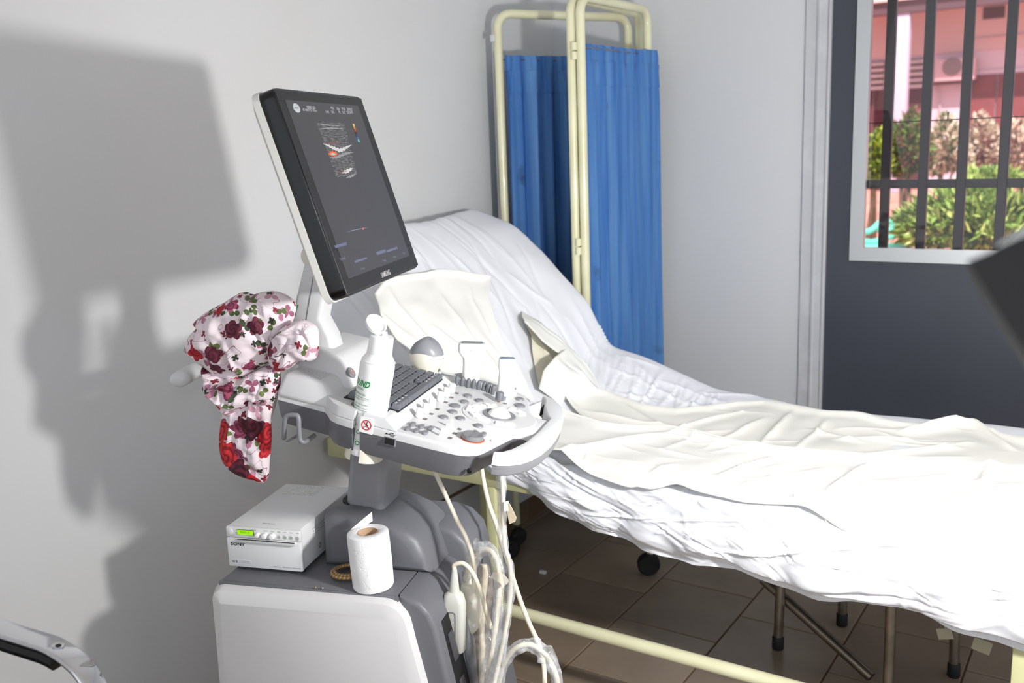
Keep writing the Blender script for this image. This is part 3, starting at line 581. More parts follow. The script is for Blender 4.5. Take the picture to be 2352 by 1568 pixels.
# ================================================================== PRIVACY SCREEN
scr = thing('privacy_screen', 'folding privacy screen of cream tubes with blue curtains behind the bed', 'folding screen', (-1.5, 2.7, 0))
SH = 1.745; RT = .0135
PAN = [((-1.738, 2.617), (-1.500, 3.045)), ((-1.428, 2.530), (-1.452, 3.03)), ((-1.398, 2.532), (-1.388, 2.955))]
HT = [1.747, 1.752, 1.752]
for i, (A, Bp) in enumerate(PAN):
    A, Bp = np.array([*A, 0.0]), np.array([*Bp, 0.0]); d = nz(Bp - A); L = np.linalg.norm(Bp - A); hz = HT[i]; up = np.array([0, 0, 1.0]); R_ = .045
    zb_ = .07 if i == 0 else .34; pth = [A + up * zb_] + [A + up * z for z in (.5, 1.0, hz - R_)] + [A + d * (R_ - R_ * math.cos(a)) + up * (hz - R_ + R_ * math.sin(a)) for a in np.linspace(.2, PI / 2, 6)] + \
          [Bp - d * (R_ - R_ * math.sin(a)) + up * (hz - R_ + R_ * math.cos(a)) for a in np.linspace(0, PI / 2, 6)] + [Bp + up * z for z in (hz - R_ - .01, 1.0, .5, zb_)]
    fr_ = MB().tube(pth, RT, 16).build('panel_frame', CREAMP, scr)
    MB().tube([A + up * (zb_ + .13), Bp + up * (zb_ + .13)], .009, 10).build('lower_rail', CREAMP, scr)
    zt = hz - .125
    MB().tube([A + up * (zt - .012), Bp + up * (zt - .012)], .002, 8).build('curtain_wire', STEEL, scr)
    nu, nv_ = 130, 60; u = np.linspace(.016, L + (.022 if i == 2 else -.010), nu); v = np.linspace(0, 1, nv_); nrm = np.cross(d, up); UU, VVv = np.meshgrid(u, v, indexing='ij')
    zz = zt - VVv * (zt - .26); fold = (.014 + .008 * VVv) * np.sin(UU * 2 * PI / .058 + 1.4 * np.sin(UU * 9 + i)) * (.35 + .65 * sstep(0, .12, VVv)) + .018 * vnoise(UU * 8, VVv * 1.5, 70 + i) + .004 * vnoise(UU * 40, VVv * 6, 75 + i)
    gat = .006 * np.sin(UU * 2 * PI / .03) * np.exp(-((VVv - .02) / .02) ** 2); sign = -1 if i == 2 else 1
    Q = A + d * UU[..., None] + up * zz[..., None] + nrm * (fold + gat + (.030 * sstep(L - .10, L - .01, UU) if i == 2 else 0))[..., None]
    cu = MB().grid(Q).build('curtain', BLUE, scr, 180)
    MB().grid(Q[:, 2:6] + nrm * .0025).build('hem_band', BLUE, scr, 180); MB().grid(Q[:, 2:6] - nrm * .0025).build('hem_band', BLUE, scr, 180)
    for Pt in ((A, Bp) if i == 0 else ()): 
        MB().tube([Pt + up * .09, Pt + up * .045], .006, 8).build('caster_stem', STEEL, scr)
        MB().lathe([(.006, -.011), (.027, -.011), (.03, -.006), (.03, .006), (.027, .011), (.006, .011)], 20, Pt + [.012, -.008, .030], (d[1], -d[0], 0)).build('caster', RUBBER, scr)
hA = np.array([-1.413, 2.526, 0])
for z in (1.58, 1.02, .45):
    for dz in (0, .026): MB().lathe([(.009, 0), (.009, .022)], 12, hA + [0, -.008, z + dz], (0, 0, 1)).build('hinge', CREAMP, scr)
MB().span((-1.756, 2.600, 1.664), (-1.740, 2.604, 1.684), .001).build('white_sticker', WHITE, scr)
b0 = np.array([-1.738, 2.617, .255]); 
MB().tube(spline([b0 + [0, 0, -.12], b0 + [.003, 0, -.03], b0 + [.03, .004, 0], b0 + [.10, .01, 0], (-1.23, 2.61, .255)], 6), .013, 12).build('base_bar', CREAMP, scr)
MB().tube([(-1.232, 2.61, .262), (-1.232, 2.61, .06)], .011, 10).build('base_bar', CREAMP, scr)
for q in ((-1.235, 2.605), (-1.695, 2.505)):
    MB().lathe([(.008, -.018), (.030, -.018), (.036, -.009), (.036, .009), (.030, .018), (.008, .018)], 22, (q[0], q[1], .036), (.5, -.85, 0)).build('caster', RUBBER, scr)
    MB().box((q[0] + .01, q[1] + .02, .066), (.022, .03, .03), .010).build('caster_fork', RUBBER, scr)

# ================================================================== UNDER THE BED
st = thing('steel_stool', 'low steel stool with black rubber feet standing under the bed', 'stool', (-.53, 2.39, 0))
LG = [(-.739, 2.354), (-.626, 2.564), (-.318, 2.435), (-.430, 2.222)]
for q in LG:
    MB().tube([(q[0], q[1], .02), (q[0] + (-.53 - q[0]) * .05, q[1] + (2.39 - q[1]) * .05, .44)], .0125, 16).build('leg', STEEL, st)
    MB().lathe([(.013, 0), (.0155, .004), (.0155, .034), (.014, .038)], 16, (q[0], q[1], 0)).build('rubber_foot', RUBBER, st)
MB().lathe([(.02, .44), (.19, .44), (.20, .455), (.19, .475), (.02, .48)], 32, (-.53, 2.39, 0)).build('seat', mat('stool_vinyl', (50, 50, 54), .5), st)
tb = MB(); a, b = np.array([-.487, 2.305, .016]), np.array([-.80, 2.405, .166]); d = nz(b - a)
tb.lathe([(.0105, .0), (.0135, 0), (.0135, np.linalg.norm(b - a)), (.0105, np.linalg.norm(b - a)), (.0105, 0)], 16, a, d, cap=False)
tag(tb.build('steel_tube', STEEL), 'open ended steel tube leaning against the stool leg', 'tube')
q = floor_bit = onz(1247, 1317, 0); tag(MB((q[0], q[1], .0055)).box((0, 0, 0), (.022, .012, .009), .002).build('plastic_scrap', WHITE2), 'small white plastic scrap lying on the tiled floor', 'scrap')
# torn paper tags hanging below the sheet at right
for i, (px, py, s_) in enumerate(((2170, 1455, .03), (2255, 1483, .035))):
    q = ony(px, py, 2.0); 
    mbq = MB(q).box((0, 0, 0), (s_, .003, s_ * .8), .001, 1, R=Matrix.Rotation(.5 * i - .3, 3, 'Y')); mbq.tube([(0, 0, 0), (0, .01, .55 - q[2])], .0015, 5)
    tag(mbq.build('paper_tag', mat('tag_paper', (176, 168, 146), .8)), ('grey', 'creased beige')[i] + ' paper tag hanging under the bed ' + ('behind the far stool leg', 'beside the foot leg')[i], 'tag')

# ================================================================== CHAIR ARM AND FLASH HEAD
ch = thing('chrome_chair', 'chrome chair with curved flat armrest at lower left corner', 'chair', (-1.45, .52, 0))
cpx = [atd(px, py, D) for px, py, D in ((-190, 1400, 1.36), (-80, 1430, 1.33), (0, 1459, 1.30), (60, 1478, 1.28), (105, 1494, 1.265), (150, 1523, 1.25), (182, 1556, 1.24), (205, 1600, 1.235), (222, 1680, 1.23))]
cv = spline(cpx, 8); end = cv[-1].copy(); end[2] = .03; end[0] += .05; cv = np.vstack([cv, spline([cv[-1], (cv[-1] + end) / 2, end], 6)[1:]])
Tn = np.gradient(cv, axis=0); Tn /= np.linalg.norm(Tn, axis=1)[:, None]; side = nz(np.cross(Tn[8], [0, 0, 1])); side = side if side[1] < 0 else -side
loops = []
for p, tn in zip(cv, Tn):
    sd = nz(side - tn * (side @ tn)); n_ = np.cross(sd, tn); n_ = n_ if (n_[2] > 0 or tn[2] < -.9) else -n_
    if np.dot(n_, [.3, 0, 1]) < 0: n_ = -n_
    loops.append([p + sd * (x_ - .012) + n_ * y_ for x_, y_ in rrect(.034, .009, .004, 3)])
MB().loft(loops).build('armrest', CHROME, ch, 50)
# black pad fixed below the arm
MB().loft([[p + [0, 0, 0] + sd_ for sd_ in (nz(side) * (x_ - .012 + .004) + np.array([0, 0, 1]) * (y_ - .013) for x_, y_ in rrect(.030, .016, .006, 3))] for p in cv[:36]]).build('arm_pad', BLACK, ch, 50)
hp_ = cv[34]; hn = np.cross(side, Tn[34]); hn = hn if hn[2] > 0 else -hn
MB().lathe([(.0035, .0046), (.0072, .0046), (.0080, .0056), (.0072, .0062), (.0035, .0050)], 18, hp_ + side * -.012, hn, cap=False).build('screw_rim', CHROME, ch)
MB().lathe([(.0, .0050), (.0055, .0052)], 16, hp_ + side * -.012, hn, cap=False).build('screw_hole', DARK, ch)
sx = cv[0]; MB().span((-1.80, .15, .42), (-1.22, .66, .48), .02).build('seat', mat('chair_vinyl', (40, 40, 46), .5), ch)
for x, y in ((-1.78, .18), (-1.26, .18), (-1.78, .60)): MB().tube([(x, y, .0), (x, y, .43)], .012, 10).build('leg', CHROME, ch)
MB().tube([(-1.72, .56, .45), (-1.72, .54, .72), tuple(cv[0])], .011, 10).build('arm_post', CHROME, ch)
fl = thing('studio_light', 'black blurred light head with pale rim at the right edge', 'light', (.02, .45, 0))
A_ = [atd(px, py, D) for px, py, D in ((2222, 600, .42), (2300, 566, .42), (2420, 515, .42), (2560, 560, .42), (2560, 1060, .40), (2420, 905, .40), (2330, 775, .41))]
fw_ = RC @ np.array([.45, 0, 1]); fw_ = nz(fw_)
MB().loft([A_, [p * .92 + np.mean(A_, 0) * .08 + fw_ * .10 for p in A_]]).build('head', mat('flash_black', (13, 13, 15), .6), fl, 30)
B_ = [atd(px, py, .425) for px, py in ((2285, 571), (2425, 507), (2425, 486), (2300, 556))]
MB().loft([B_, [p + fw_ * .06 for p in B_]]).build('diffuser_edge', mat('diffuser_white', (190, 194, 196), .5), fl, 30)
hc = np.mean(A_, 0) + fw_ * .05; pc = hc + RC @ np.array([.055, 0, .0]); pc[2] = hc[2]
MB().tube([hc, (pc[0], pc[1], hc[2])], .010, 12).build('bracket', RUBBER, fl)
MB().tube([(pc[0], pc[1], .02), (pc[0], pc[1], hc[2] + .03)], .010, 12).build('stand_pole', RUBBER, fl)
for a in (0, 2.1, 4.2): MB().tube([(pc[0], pc[1], .28), (pc[0] + .3 * math.cos(a), pc[1] + .3 * math.sin(a), .01)], .009, 8).build('leg', RUBBER, fl)

# ================================================================== ULTRASOUND MACHINE
um = thing('ultrasound_machine', 'white and grey ultrasound machine on a cart with tilted black monitor', 'ultrasound machine', (-.75, 1.575, 0), 'cart')
# ---- base cabinet
so = [(-1.012, .06)] + [(-1.003, .535)] + arc((-.973, .543), .030, 180, 90, 5) + arc((-.655, .523), .052, 90, 18, 6) + [(-.598, .50), (-.572, .38), (-.52, .10), (-.53, .06)]
MB().prism(so, 1.80, 1.447, .030, 2, axis=1).build('cabinet_shell', mat('cabinet_white_plastic', (216, 215, 215), .42, bump=(700, .05)), um, 25)
MB().span((-.985, 1.474, .565), (-.632, 1.79, .5765), .005).build('top_tray', DGREY, um)
MB().span((-.987, 1.470, .560), (-.630, 1.476, .575), .002).build('tray_edge', DGREY, um)
fo = [(-.630, .5765), (-.612, .575)] + [(-.590, .566), (-.573, .547), (-.563, .520), (-.540, .40), (-.49, .10), (-.49, .05), (-.62, .05), (-.632, .5)]
MB().prism(fo, 1.80, 1.470, .010, 3, axis=1).build('front_fascia', DGREY, um, 30)
fn = nz([.12, 0, .023]); 
vent = MB(); vn_ = nz([.40 - .52, 0, 0])
fd = nz([.0233, 0, -.12]); fnn = np.array([.12, 0, .0233]) / np.linalg.norm([.12, 0, .0233]); fz = np.stack([fd, [0, 1, 0], fnn])
MB((-.563, 1.545, .520), fz).span((.0, -.045, -.004), (.30, .012, .0012), .001).build('connector_recess', DARK, um)
for i in range(3): MB((-.563, 1.545, .520), fz).span((.03 + i * .09, -.036, .001), (.03 + i * .09 + .055, -.012, .004), .002).build('connector_socket', mat('socket_grey', (70, 70, 74), .5), um)
MB((-.563, 1.545, .520), fz).span((.015, .018, -.002), (.33, .15, .016), .006).build('front_panel', mat('mid_grey_panel', (128, 130, 134), .45), um)
MB((-.563, 1.545, .520), fz).span((.20, .03, .014), (.24, .07, .03), .004).build('cable_clip', MGREY, um)
# far shoulder of the cabinet
MB().prism([(-.68, .50), (-.68, .632), (-.620, .632), (-.590, .622), (-.566, .598), (-.556, .56), (-.556, .45)], 1.79, 1.665, .012, 3, axis=1).build('cable_shoulder', DGREY, um, 30)
# column housing and lifting column
ho = [(-.822, .574)] + [(-.818, .655)] + arc((-.790, .664), .028, 170, 80, 5) + [(-.73, .688), (-.680, .672)] + [(-.650, .660), (-.626, .640), (-.612, .610), (-.602, .574)]
MB().prism(ho, 1.735, 1.562, .024, 4, axis=1, bot=True).build('column_housing', DGREY, um, 35)
cb0, cb1 = np.array([-.752, 1.648, .64]), np.array([-.712, 1.648, .885])
col = rrect(.078, .100, .016, 5); MB().loft([[(cb0[0] + x, cb0[1] + y, cb0[2]) for x, y in col], [(cb1[0] + x, cb1[1] + y, cb1[2]) for x, y in col]]).build('lift_column', mat('satin_grey_metal', (150, 151, 156), .30, .25), um, 60)
q = rrect(.090, .108, .02, 5); MB().loft([[(-.746 + x, 1.648 + y, .672 - .25 * x) for x, y in q], [(-.746 + x, 1.648 + y, .6845 - .25 * x) for x, y in q]]).build('column_gap', DARK, um)
for (u, v) in ((-.98, 1.48), (-.55, 1.48), (-.98, 1.77), (-.55, 1.77)):
    MB().lathe([(.01, -.016), (.046, -.016), (.052, -.008), (.052, .008), (.046, .016), (.01, .016)], 22, (u, v, .052), (0, 1, 0)).build('caster', RUBBER, um)
# ---- console
circ = [(-.003 + .033 * math.cos(math.radians(a)), .042 + .033 * math.sin(math.radians(a))) for a in np.linspace(251, -84, 24)]
hook = [(-.172, .043), (-.082, .040), (-.072, .030), (-.058, .012), (-.042, .004), (-.0143, .001)]
OUT = hook + circ + [(.0, 0), (.122, .0), (.165, .003), (.178, .008), (.187, .014), (.196, .024), (.201, .036), (.2223, .1276), (.227, .142), (.240, .147), (.266, .148), (.268, .236), (.240, .237), (.233, .242), (.226, .258), (.2175, .284), (.205, .325), (.193, .344), (.176, .354), (.15, .358), (-.165, .335), (-.172, .325)]
MB(P0, CB).prism(OUT, 0, .015, .006, 3).build('console_top', WHITE, um, 35)
cen_ = np.array([.02, .178])
def inset(k): return [tuple(cen_ + (np.array(p) - cen_) * k) for p in OUT]
ins = [[(x, y, 0) for x, y in inset(.999)], [(x, y, -.028) for x, y in inset(.965)], [(x, y, -.042) for x, y in inset(.93)], [(x, y, -.046) for x, y in inset(.88)]]
MB(P0, CB).loft(ins[::-1]).build('console_underside', DGREY, um, 35)
MB(P0, CB).grid([[(-.003 + .0325 * math.cos(math.radians(a)), .042 + .0325 * math.sin(math.radians(a)), c) for a in np.linspace(248, -82, 40)] for c in (-.060, -.02, .029)]).build('gel_cup', mat('ivory_cup', (224, 220, 206), .4), um)
dk = hook[1:] + circ
lo = dk + [(.0, .0005), (.062, .0005), (.062, .304), (-.06, .304), (-.082, .304)]
hi = [(x + (.0), y + (.003 if y < .02 and x < -.01 else 0)) for x, y in dk] + [(.002, .004), (.040, .004), (.040, .300), (-.06, .300), (-.080, .300)]
MB(P0, CB).loft([[(x, y, .0145) for x, y in lo], [(x, y, .0285) for x, y in hi], [(x * .998, y * .99 + .001, .030) for x, y in hi]]).build('keyboard_deck', WHITE, um, 30)
def box8(a0, a1, b0, b1, c0, A0, A1, B0, B1, c1, bev):
    bm = bmesh.new(); vs = [bm.verts.new(p) for p in ((a0, b0, c0), (a1, b0, c0), (a1, b1, c0), (a0, b1, c0), (A0, B0, c1), (A1, B0, c1), (A1, B1, c1), (A0, B1, c1))]
    for f in ((3, 2, 1, 0), (4, 5, 6, 7), (0, 1, 5, 4), (1, 2, 6, 5), (2, 3, 7, 6), (3, 0, 4, 7)): bm.faces.new([vs[i] for i in f])
    bmesh.ops.bevel(bm, geom=list(bm.edges), offset=bev, segments=4, affect='EDGES', profile=.5); return bm
MB(P0, CB).bm(box8(-.176, -.050, .036, .335, .006, -.168, -.092, .046, .322, .050, .010)).build('speaker_block', WHITE, um, 50)
MB(P0, CB).bm(box8(-.174, -.046, .092, .282, .025, -.166, -.098, .108, .262, .082, .010)).build('rear_hood', WHITE, um, 50)
mb = MB(P0, CB)
for i in range(11):
    for j in range(8): mb.lathe([(.0, .0503), (.0009, .0504)], 6, (-.158 + i * .0054, .052 + j * .0052, 0), (0, 0, 1), cap=False)
    for j in range(8): mb.lathe([(.0, .0503), (.0009, .0504)], 6, (-.158 + i * .0054, .276 + j * .0052, 0), (0, 0, 1), cap=False)
mb.build('speaker_grille', mat('grille_hole_grey', (120, 118, 112), .7), um, kind='stuff')
e = nz([.052, 0, -.057]); n_ = np.array([.057, 0, .052]) / np.linalg.norm([.057, 0, .052]); mid = np.array([-.074, .112, .0545])
pbm = MB(P0 + mid @ CB, np.stack([e, [0, 1, 0], n_]) @ CB); pbm.lathe([(0, .0035), (.009, .0035), (.0105, .002), (.0105, -.004)], 24, (0, 0, 0), (0, 0, 1), sx=1, sy=1.0)
pw = pbm.build('power_button', MGREY, um); pbm = MB(P0 + mid @ CB, np.stack([e, [0, 1, 0], n_]) @ CB); pbm.lathe([(.003, .0038), (.0042, .0038)], 20, (0, 0, 0), (0, 0, 1), cap=False); pbm.span((-.004, -.0005, .0036), (-.001, .0005, .0040)); pbm.build('power_symbol', ORANGE, pw)
# keyboard
kb = MB(P0, CB).span((-.056, .049, .028), (.0445, .2755, .0315), .001).build('keyboard', DARK, um)
def keymesh(wd, dp, nm='key'):
    mb = MB(); z = [(1.0, 0), (.99, .003), (.80, .0085), (.74, .0095)]
    mb.loft([[(x * (1 - (1 - s_) * .0135 / dp), y * (1 - (1 - s_) * .0135 / wd), zz) for x, y in rrect(dp, wd, .0016, 2)] for s_, zz in z]); return mb.mesh(nm, KEYG, 30)
PK = .0158; km = {}
rows = [[1, 1, 1, 1, 5.6, 1, 1, 1, 1, .7], [1.4, 1, 1, 1, 1, 1, 1, 1, 0, 1, 1, 1, 1.6], [1.7, 1, 1, 1, 1, 1, 1, 1, 1, 1, 1, 1.7], [1.3, 1, 1, 1, 1, 1, 1, 1, 1, 1, 1, 1, 1.2], [1, 1, 1, 1, 1, 1, 1, 1, 1, 1, 1, 1, 1.5], [1.2, 1, 1, 1, 1, 1, 1, 1, 1, 1, 1, 1, 1.2]]
chars = ['', 'ZXCVBNM,./', 'ASDFGHJKL;', 'QWERTYUIOP', '1234567890', 'FFFFFFFFFF']
legend = MB()
for r, row in enumerate(rows):
    tot = sum(max(x, 1 if x == 0 else x) for x in row); sc_ = .2225 / tot; b = .0515; a = .0365 - r * PK; ci = 0
    for x in row:
        wd = (x or 1) * sc_ 
        if x:
            key = round(wd - .0009, 4)
            if key not in km: km[key] = keymesh(key, PK - .0009)
            inst('key', km[key], kb, cp(a, b + wd / 2, .0315), CB)
            if x < 2:
                chs = chars[r][ci % 10] if chars[r] else '-'; ci += 1
                text(legend, chs, cp(a - .002, b + wd / 2, .04112), VV, -UP, height=.0030)
        else:
            mbq = MB(P0, CB).span((a - .003, b + .004, .031), (a + .003, b + .010, .036), .001); mbq.build('bare_key_switch', WHITE2, kb)
        b += wd
legend.build('key_legend', LEG, kb, 0)
# knobs, buttons, sliders
def km_lathe(prof, mt, nm, n=24, sx=1, sy=1): return MB().lathe(prof, n, sx=sx, sy=sy).mesh(nm, mt, 40)
kn = km_lathe([(.0048, 0), (.0048, .0015), (.0068, .0016), (.0065, .0150), (.0058, .0160), (0, .0162)], WHITE2, 'rotary_knob', 28)
lampm = MB().span((-.0032, -.0042, 0), (.0032, .0042, .0006)).mesh('indicator_frame', mat('indicator_grey', (104, 100, 98), .5)); lampo = MB().span((-.0014, -.0026, .0005), (.0014, .0026, .0009)).mesh('indicator_lamp', ORANGE)
for i, b in enumerate((.0879, .1193, .1507, .1967, .2294, .2604)):
    inst('rotary_knob', kn, um, cp(.069, b, .015), CB)
    o = inst('indicator', lampm, um, cp(.0803, b - .001, .015), CB)
    if i > 2: inst('indicator_lamp', lampo, o, cp(.0803, b - .001, .015), CB)
for a, b in ((.1444, .0304), (.1443, .0553), (.1444, .080), (.1719, .2677)):
    o = inst('indicator', lampm, um, cp(a, b, .015), CB); inst('indicator_lamp', lampo, o, cp(a, b, .015), CB)
bt = {k: km_lathe([(.0086 * k, 0), (.0082 * k, .0022), (.0068 * k, .0034), (0, .0036)], MGREY, 'round_button', 28, 1, 1.0) for k in (1, 1.22)}
for (a, b, k) in ((.1026, .2577, 1), (.108, .2198, 1), (.1291, .2464, 1), (.1008, .1874, 1.22), (.1083, .153, 1), (.1039, .1155, 1), (.1299, .1303, 1), (.1672, .116, 1), (.1894, .312, 1), (.1996, .2746, 1.1)):
    kk = 1.22 if k > 1 else 1
    inst('round_button', bt[kk], um, cp(a, b, .015), CB)
ov = MB().prism(rrect(.0085, .0155, .0042, 5), 0, .0042, .0014, 3).mesh('oval_button', MGREY, 40)
for a, b in ((.0735, .0444), (.089, .0451), (.104, .0467), (.0739, .0199), (.0892, .0207), (.1041, .0218), (.1718, .0782), (.1867, .0802)): inst('oval_button', ov, um, cp(a, b, .015), CB)
fin = MB().prism([(-.006, 0), (.006, 0), (.0035, .004), (.0022, .0135), (.001, .0155), (-.0014, .0155), (-.0026, .013), (-.0035, .004)], -.0022, .0022, .001, 2, axis=1, bot=True).mesh('toggle_fin', WHITE2, 40)
for a, b in ((.1305, .029), (.1309, .0516), (.1304, .0771)): inst('toggle_fin', fin, um, cp(a, b, .015), CB)
padm = MB().lathe([(.0036, 0), (.0042, .004), (.0045, .012), (.0036, .0165), (.0018, .0185), (0, .0188)], 18).mesh('gain_slider', SLIDG, 50)
slot = MB().span((-.0009, -.014, 0), (.0009, .002, .0004)).mesh('slider_slot', DARK)
for a, b in ((.063, .3078), (.0738, .3101), (.0858, .3096), (.0957, .3120), (.106, .313), (.1165, .3135), (.1265, .3095), (.1372, .3045)):
    o = inst('gain_slider', padm, um, cp(a, b, .015), CB); inst('slider_slot', slot, o, cp(a - .001, b - .001, .015), CB)
bkn = MB(P0 + np.array([.1765, .052, .015]) @ CB, CB).lathe([(.0200, 0), (.0200, .0008), (.0, .0009)], 40).build('gain_ring', mat('orange_ring', (206, 104, 66), .5), um)
kn2 = MB(P0 + np.array([.1760, .052, .015]) @ CB, CB).lathe([(.0165, .0008), (.0185, .002), (.0182, .0075), (.0165, .0088), (.013, .0086), (0, .0078)], 40).build('gain_knob', MGREY, um)
MB(P0 + np.array([.1760, .052, .015]) @ CB, CB).span((-.001, -.018, .0085), (.001, -.010, .0096), .0005).span((-.001, .010, .0085), (.001, .018, .0096), .0005).span((.010, -.001, .0085), (.018, .001, .0096), .0005).build('knob_rib', DGREY, kn2)
txt = MB(); text(txt, 'Gain', cp(.205, .062, .0155), nz(UP * -.5 + VV), nz(-UP - VV * .5), width=.012); txt.build('gain_legend', GREYINK, um, 0)
jo = MB(P0 + np.array([.1596, .2695, .015]) @ CB, CB); jo.lathe([(.0022, 0), (.0028, .001), (.0028, .004)], 14); jo.build('stick_stem', mat('brass', (170, 140, 60), .35, .9), um)
MB(P0 + np.array([.1596, .2695, .015]) @ CB, CB).lathe([(.0050, .004), (.0078, .0042), (.0076, .017), (.0066, .0192), (0, .0195)], 24).build('stick_knob', SLIDG, um)
inst('oval_button', ov, um, cp(.1626, .290, .015), CB)
tc_ = np.array([.1816, .196, .015])
# trackball field: disc, dark ring, ball, white keys around it
MB(P0 + tc_ @ CB, CB).lathe([(.0, .0012), (.066, .0012), (.0672, 0)], 64).build('trackball_field', WHITE, um, 20)
MB(P0 + tc_ @ CB, CB).lathe([(.0215, .001), (.0215, .0022), (.0290, .0028), (.0305, .001)], 48, cap=False).build('trackball_ring', MGREY, um)
MB(P0 + tc_ @ CB, CB).lathe([(.0230 * math.cos(t), -.008 + .0230 * math.sin(t)) for t in np.linspace(.25, PI / 2, 12)], 40).build('trackball', WHITE2, um)
def ringkey(a0, a1, r0, r1):
    o_ = [(r1 * math.cos(math.radians(a)), r1 * math.sin(math.radians(a))) for a in np.linspace(a0, a1, 9)] + [(r0 * math.cos(math.radians(a)), r0 * math.sin(math.radians(a))) for a in np.linspace(a1, a0, 9)]
    return MB(P0 + tc_ @ CB, CB).prism(o_, .001, .0045, .0012, 2)
for a0, a1, r0, r1 in ((112, 138, .040, .056), (143, 168, .040, .056), (172, 200, .038, .060), (206, 232, .040, .056), (238, 262, .040, .056), (278, 318, .040, .052), (42, 82, .040, .054)):
    ko = ringkey(a0, a1, r0, r1).build('track_key', WHITE2, um, 30)
    am = math.radians((a0 + a1) / 2); rm = (r0 + r1) / 2; txt = MB(); text(txt, {172: 'M/S', 278: 'SET', 42: '<>'}.get(a0, 'o'), cp(tc_[0] + rm * math.cos(am), tc_[1] + rm * math.sin(am), .0197), VV, -UP, height=.0034); txt.build('track_legend', GREYINK, ko, 0)
# probe cups on the far side
for a, b, r in ((-.012, .337, .032), (.068, .345, .023), (.155, .340, .021)):
    MB(P0 + np.array([a, b, 0]) @ CB, CB).lathe([(r, -.03), (r, .020), (r - .001, .024), (r - .004, .024), (r - .005, .02), (r - .005, -.03)], 28, cap=False).build('probe_cup', WHITE, um)
# handle
ho_ = [(.2245, .010), (.226, .004), (.236, .006), (.252, .018), (.266, .036), (.277, .062), (.286, .10), (.291, .15), (.2915, .19), (.289, .24), (.283, .285), (.272, .315), (.256, .340), (.240, .353), (.226, .356), (.2245, .350),
       (.232, .340), (.2375, .318), (.240, .300), (.258, .250), (.2665, .236), (.264, .148), (.2575, .085), (.246, .040), (.236, .018)]
MB(P0, CB).prism(ho_, -.001, .0205, .007, 3).build('front_handle', WHITE, um, 40)
MB(P0, CB).prism([((x - .26) * .97 + .26, (y - .18) * .985 + .18) for x, y in ho_], -.002, -.020, .006, 3).build('handle_underside', MGREY, um, 40)
MB(P0, CB).span((.216, .150, -.034), (.262, .236, -.001), .006).build('handle_bracket', DGREY, um)
MB(P0, CB).span((.2335, .305, -.004), (.237, .342, .012), .001).build('handle_grip_inlay', DARK, um)
# near side details
def near(px, py, v=1.3995): return luv(px, py, 1, v)
q = near(842, 976, 1.3992); E1 = UP; E2 = NP
SB = np.stack([E1, [0, 1, 0], E2])
MB(q, SB).span((-.0115, -.0006, -.0140), (.0115, 0.001, .0130), .0002, 1).build('warning_sticker', WHITE2, um)
MB(q, SB).lathe([(.0072, 0), (.0072, .0004), (.0088, .0004), (.0088, 0)], 36, (0, -.0006, 0), (0, -1, 0), cap=False).box((0, -.0009, 0), (.0162, .0004, .0016), 0, 1, R=Matrix.Rotation(.75, 3, 'Y')).build('prohibition_sign', RED, um)
MB(q, SB).span((-.0005, -.0008, -.001), (.0012, -.0004, .0045)).span((-.0015, -.0008, -.0018), (.0030, -.0004, .0002)).span((.0002, -.0008, .0048), (.0018, -.0004, .0064)).span((-.0048, -.0008, -.0036), (.0050, -.0004, -.0026)).span((-.0044, -.0008, -.0056), (-.0034, -.0004, -.003)).span((.0036, -.0008, -.0056), (.0046, -.0004, -.003)).build('sitting_figure', INK, um)
q = near(897, 1012, 1.4035)
MB(q, SB).prism([(-.0105, -.0075), (.0105, -.0075), (.0105, .0072), (-.0105, .0072)], .003, -.0042, .001, 1, axis=1).build('usb_surround', MGREY, um)
MB(q, SB).span((-.0085, -.0052, -.0052), (.0085, .002, .0055)).build('usb_port', DARK, um)
q = near(898, 998, 1.3995); mb = MB(q, SB)
mb.tube([(-.008, 0, 0), (.0075, 0, 0)], .0004, 5).tube([(-.003, 0, 0), (0, 0, .0026), (.003, 0, .0026)], .0004, 5).tube([(-.001, 0, 0), (.001, 0, -.0024), (.004, 0, -.0024)], .0004, 5).lathe([(0, 0), (.0013, 0), (.0013, .0004), (0, .0004)], 10, (-.008, 0, 0), (0, -1, 0)).box((.0033, 0, .0026), (.0016, .0006, .0016)).lathe([(0, 0), (.001, 0), (.001, .0004), (0, .0004)], 8, (.0045, 0, -.0024), (0, -1, 0))
mb.build('usb_symbol', INK, um)
for px, py in ((872, 1038), (1078, 1081)):
    q = near(px, py, 1.416); MB().lathe([(0, -.002), (.0042, -.002), (.0046, 0), (.004, .002), (0, .002)], 14, q, nz([.1, -1, -.4])).build('rubber_bumper', DARK, um)
pts = [near(*z, v) for *z, v in ((652, 1007, 1.425), (653, 985, 1.418), (655, 962, 1.414), (661, 954, 1.414), (676, 953, 1.414), (685, 958, 1.414), (687, 985, 1.412), (689, 1008, 1.412), (696, 1015, 1.414), (706, 1011, 1.43), (722, 1000, 1.455))]
MB().tube(spline(pts, 6), .0042, 10).build('cable_hook', MGREY, um)
MB().span(near(655, 1012, 1.425) + [0, 0, -.002], near(688, 1002, 1.46) + [0, .01, .002], .001).build('cable_hook_floor', DGREY, um)
# rear grip
rg_ = spline([(-.83, 1.70, .958), (-.98, 1.70, .956), (-1.04, 1.68, .954), (-1.056, 1.63, .952), (-1.055, 1.56, .951), (-1.050, 1.515, .950), (-1.045, 1.50, .950)], 6)
MB().tube(rg_, np.r_[np.full(len(rg_) - 4, .0185), .018, .0165, .013, .008], 20, squash=.8).build('rear_grip', WHITE, um)
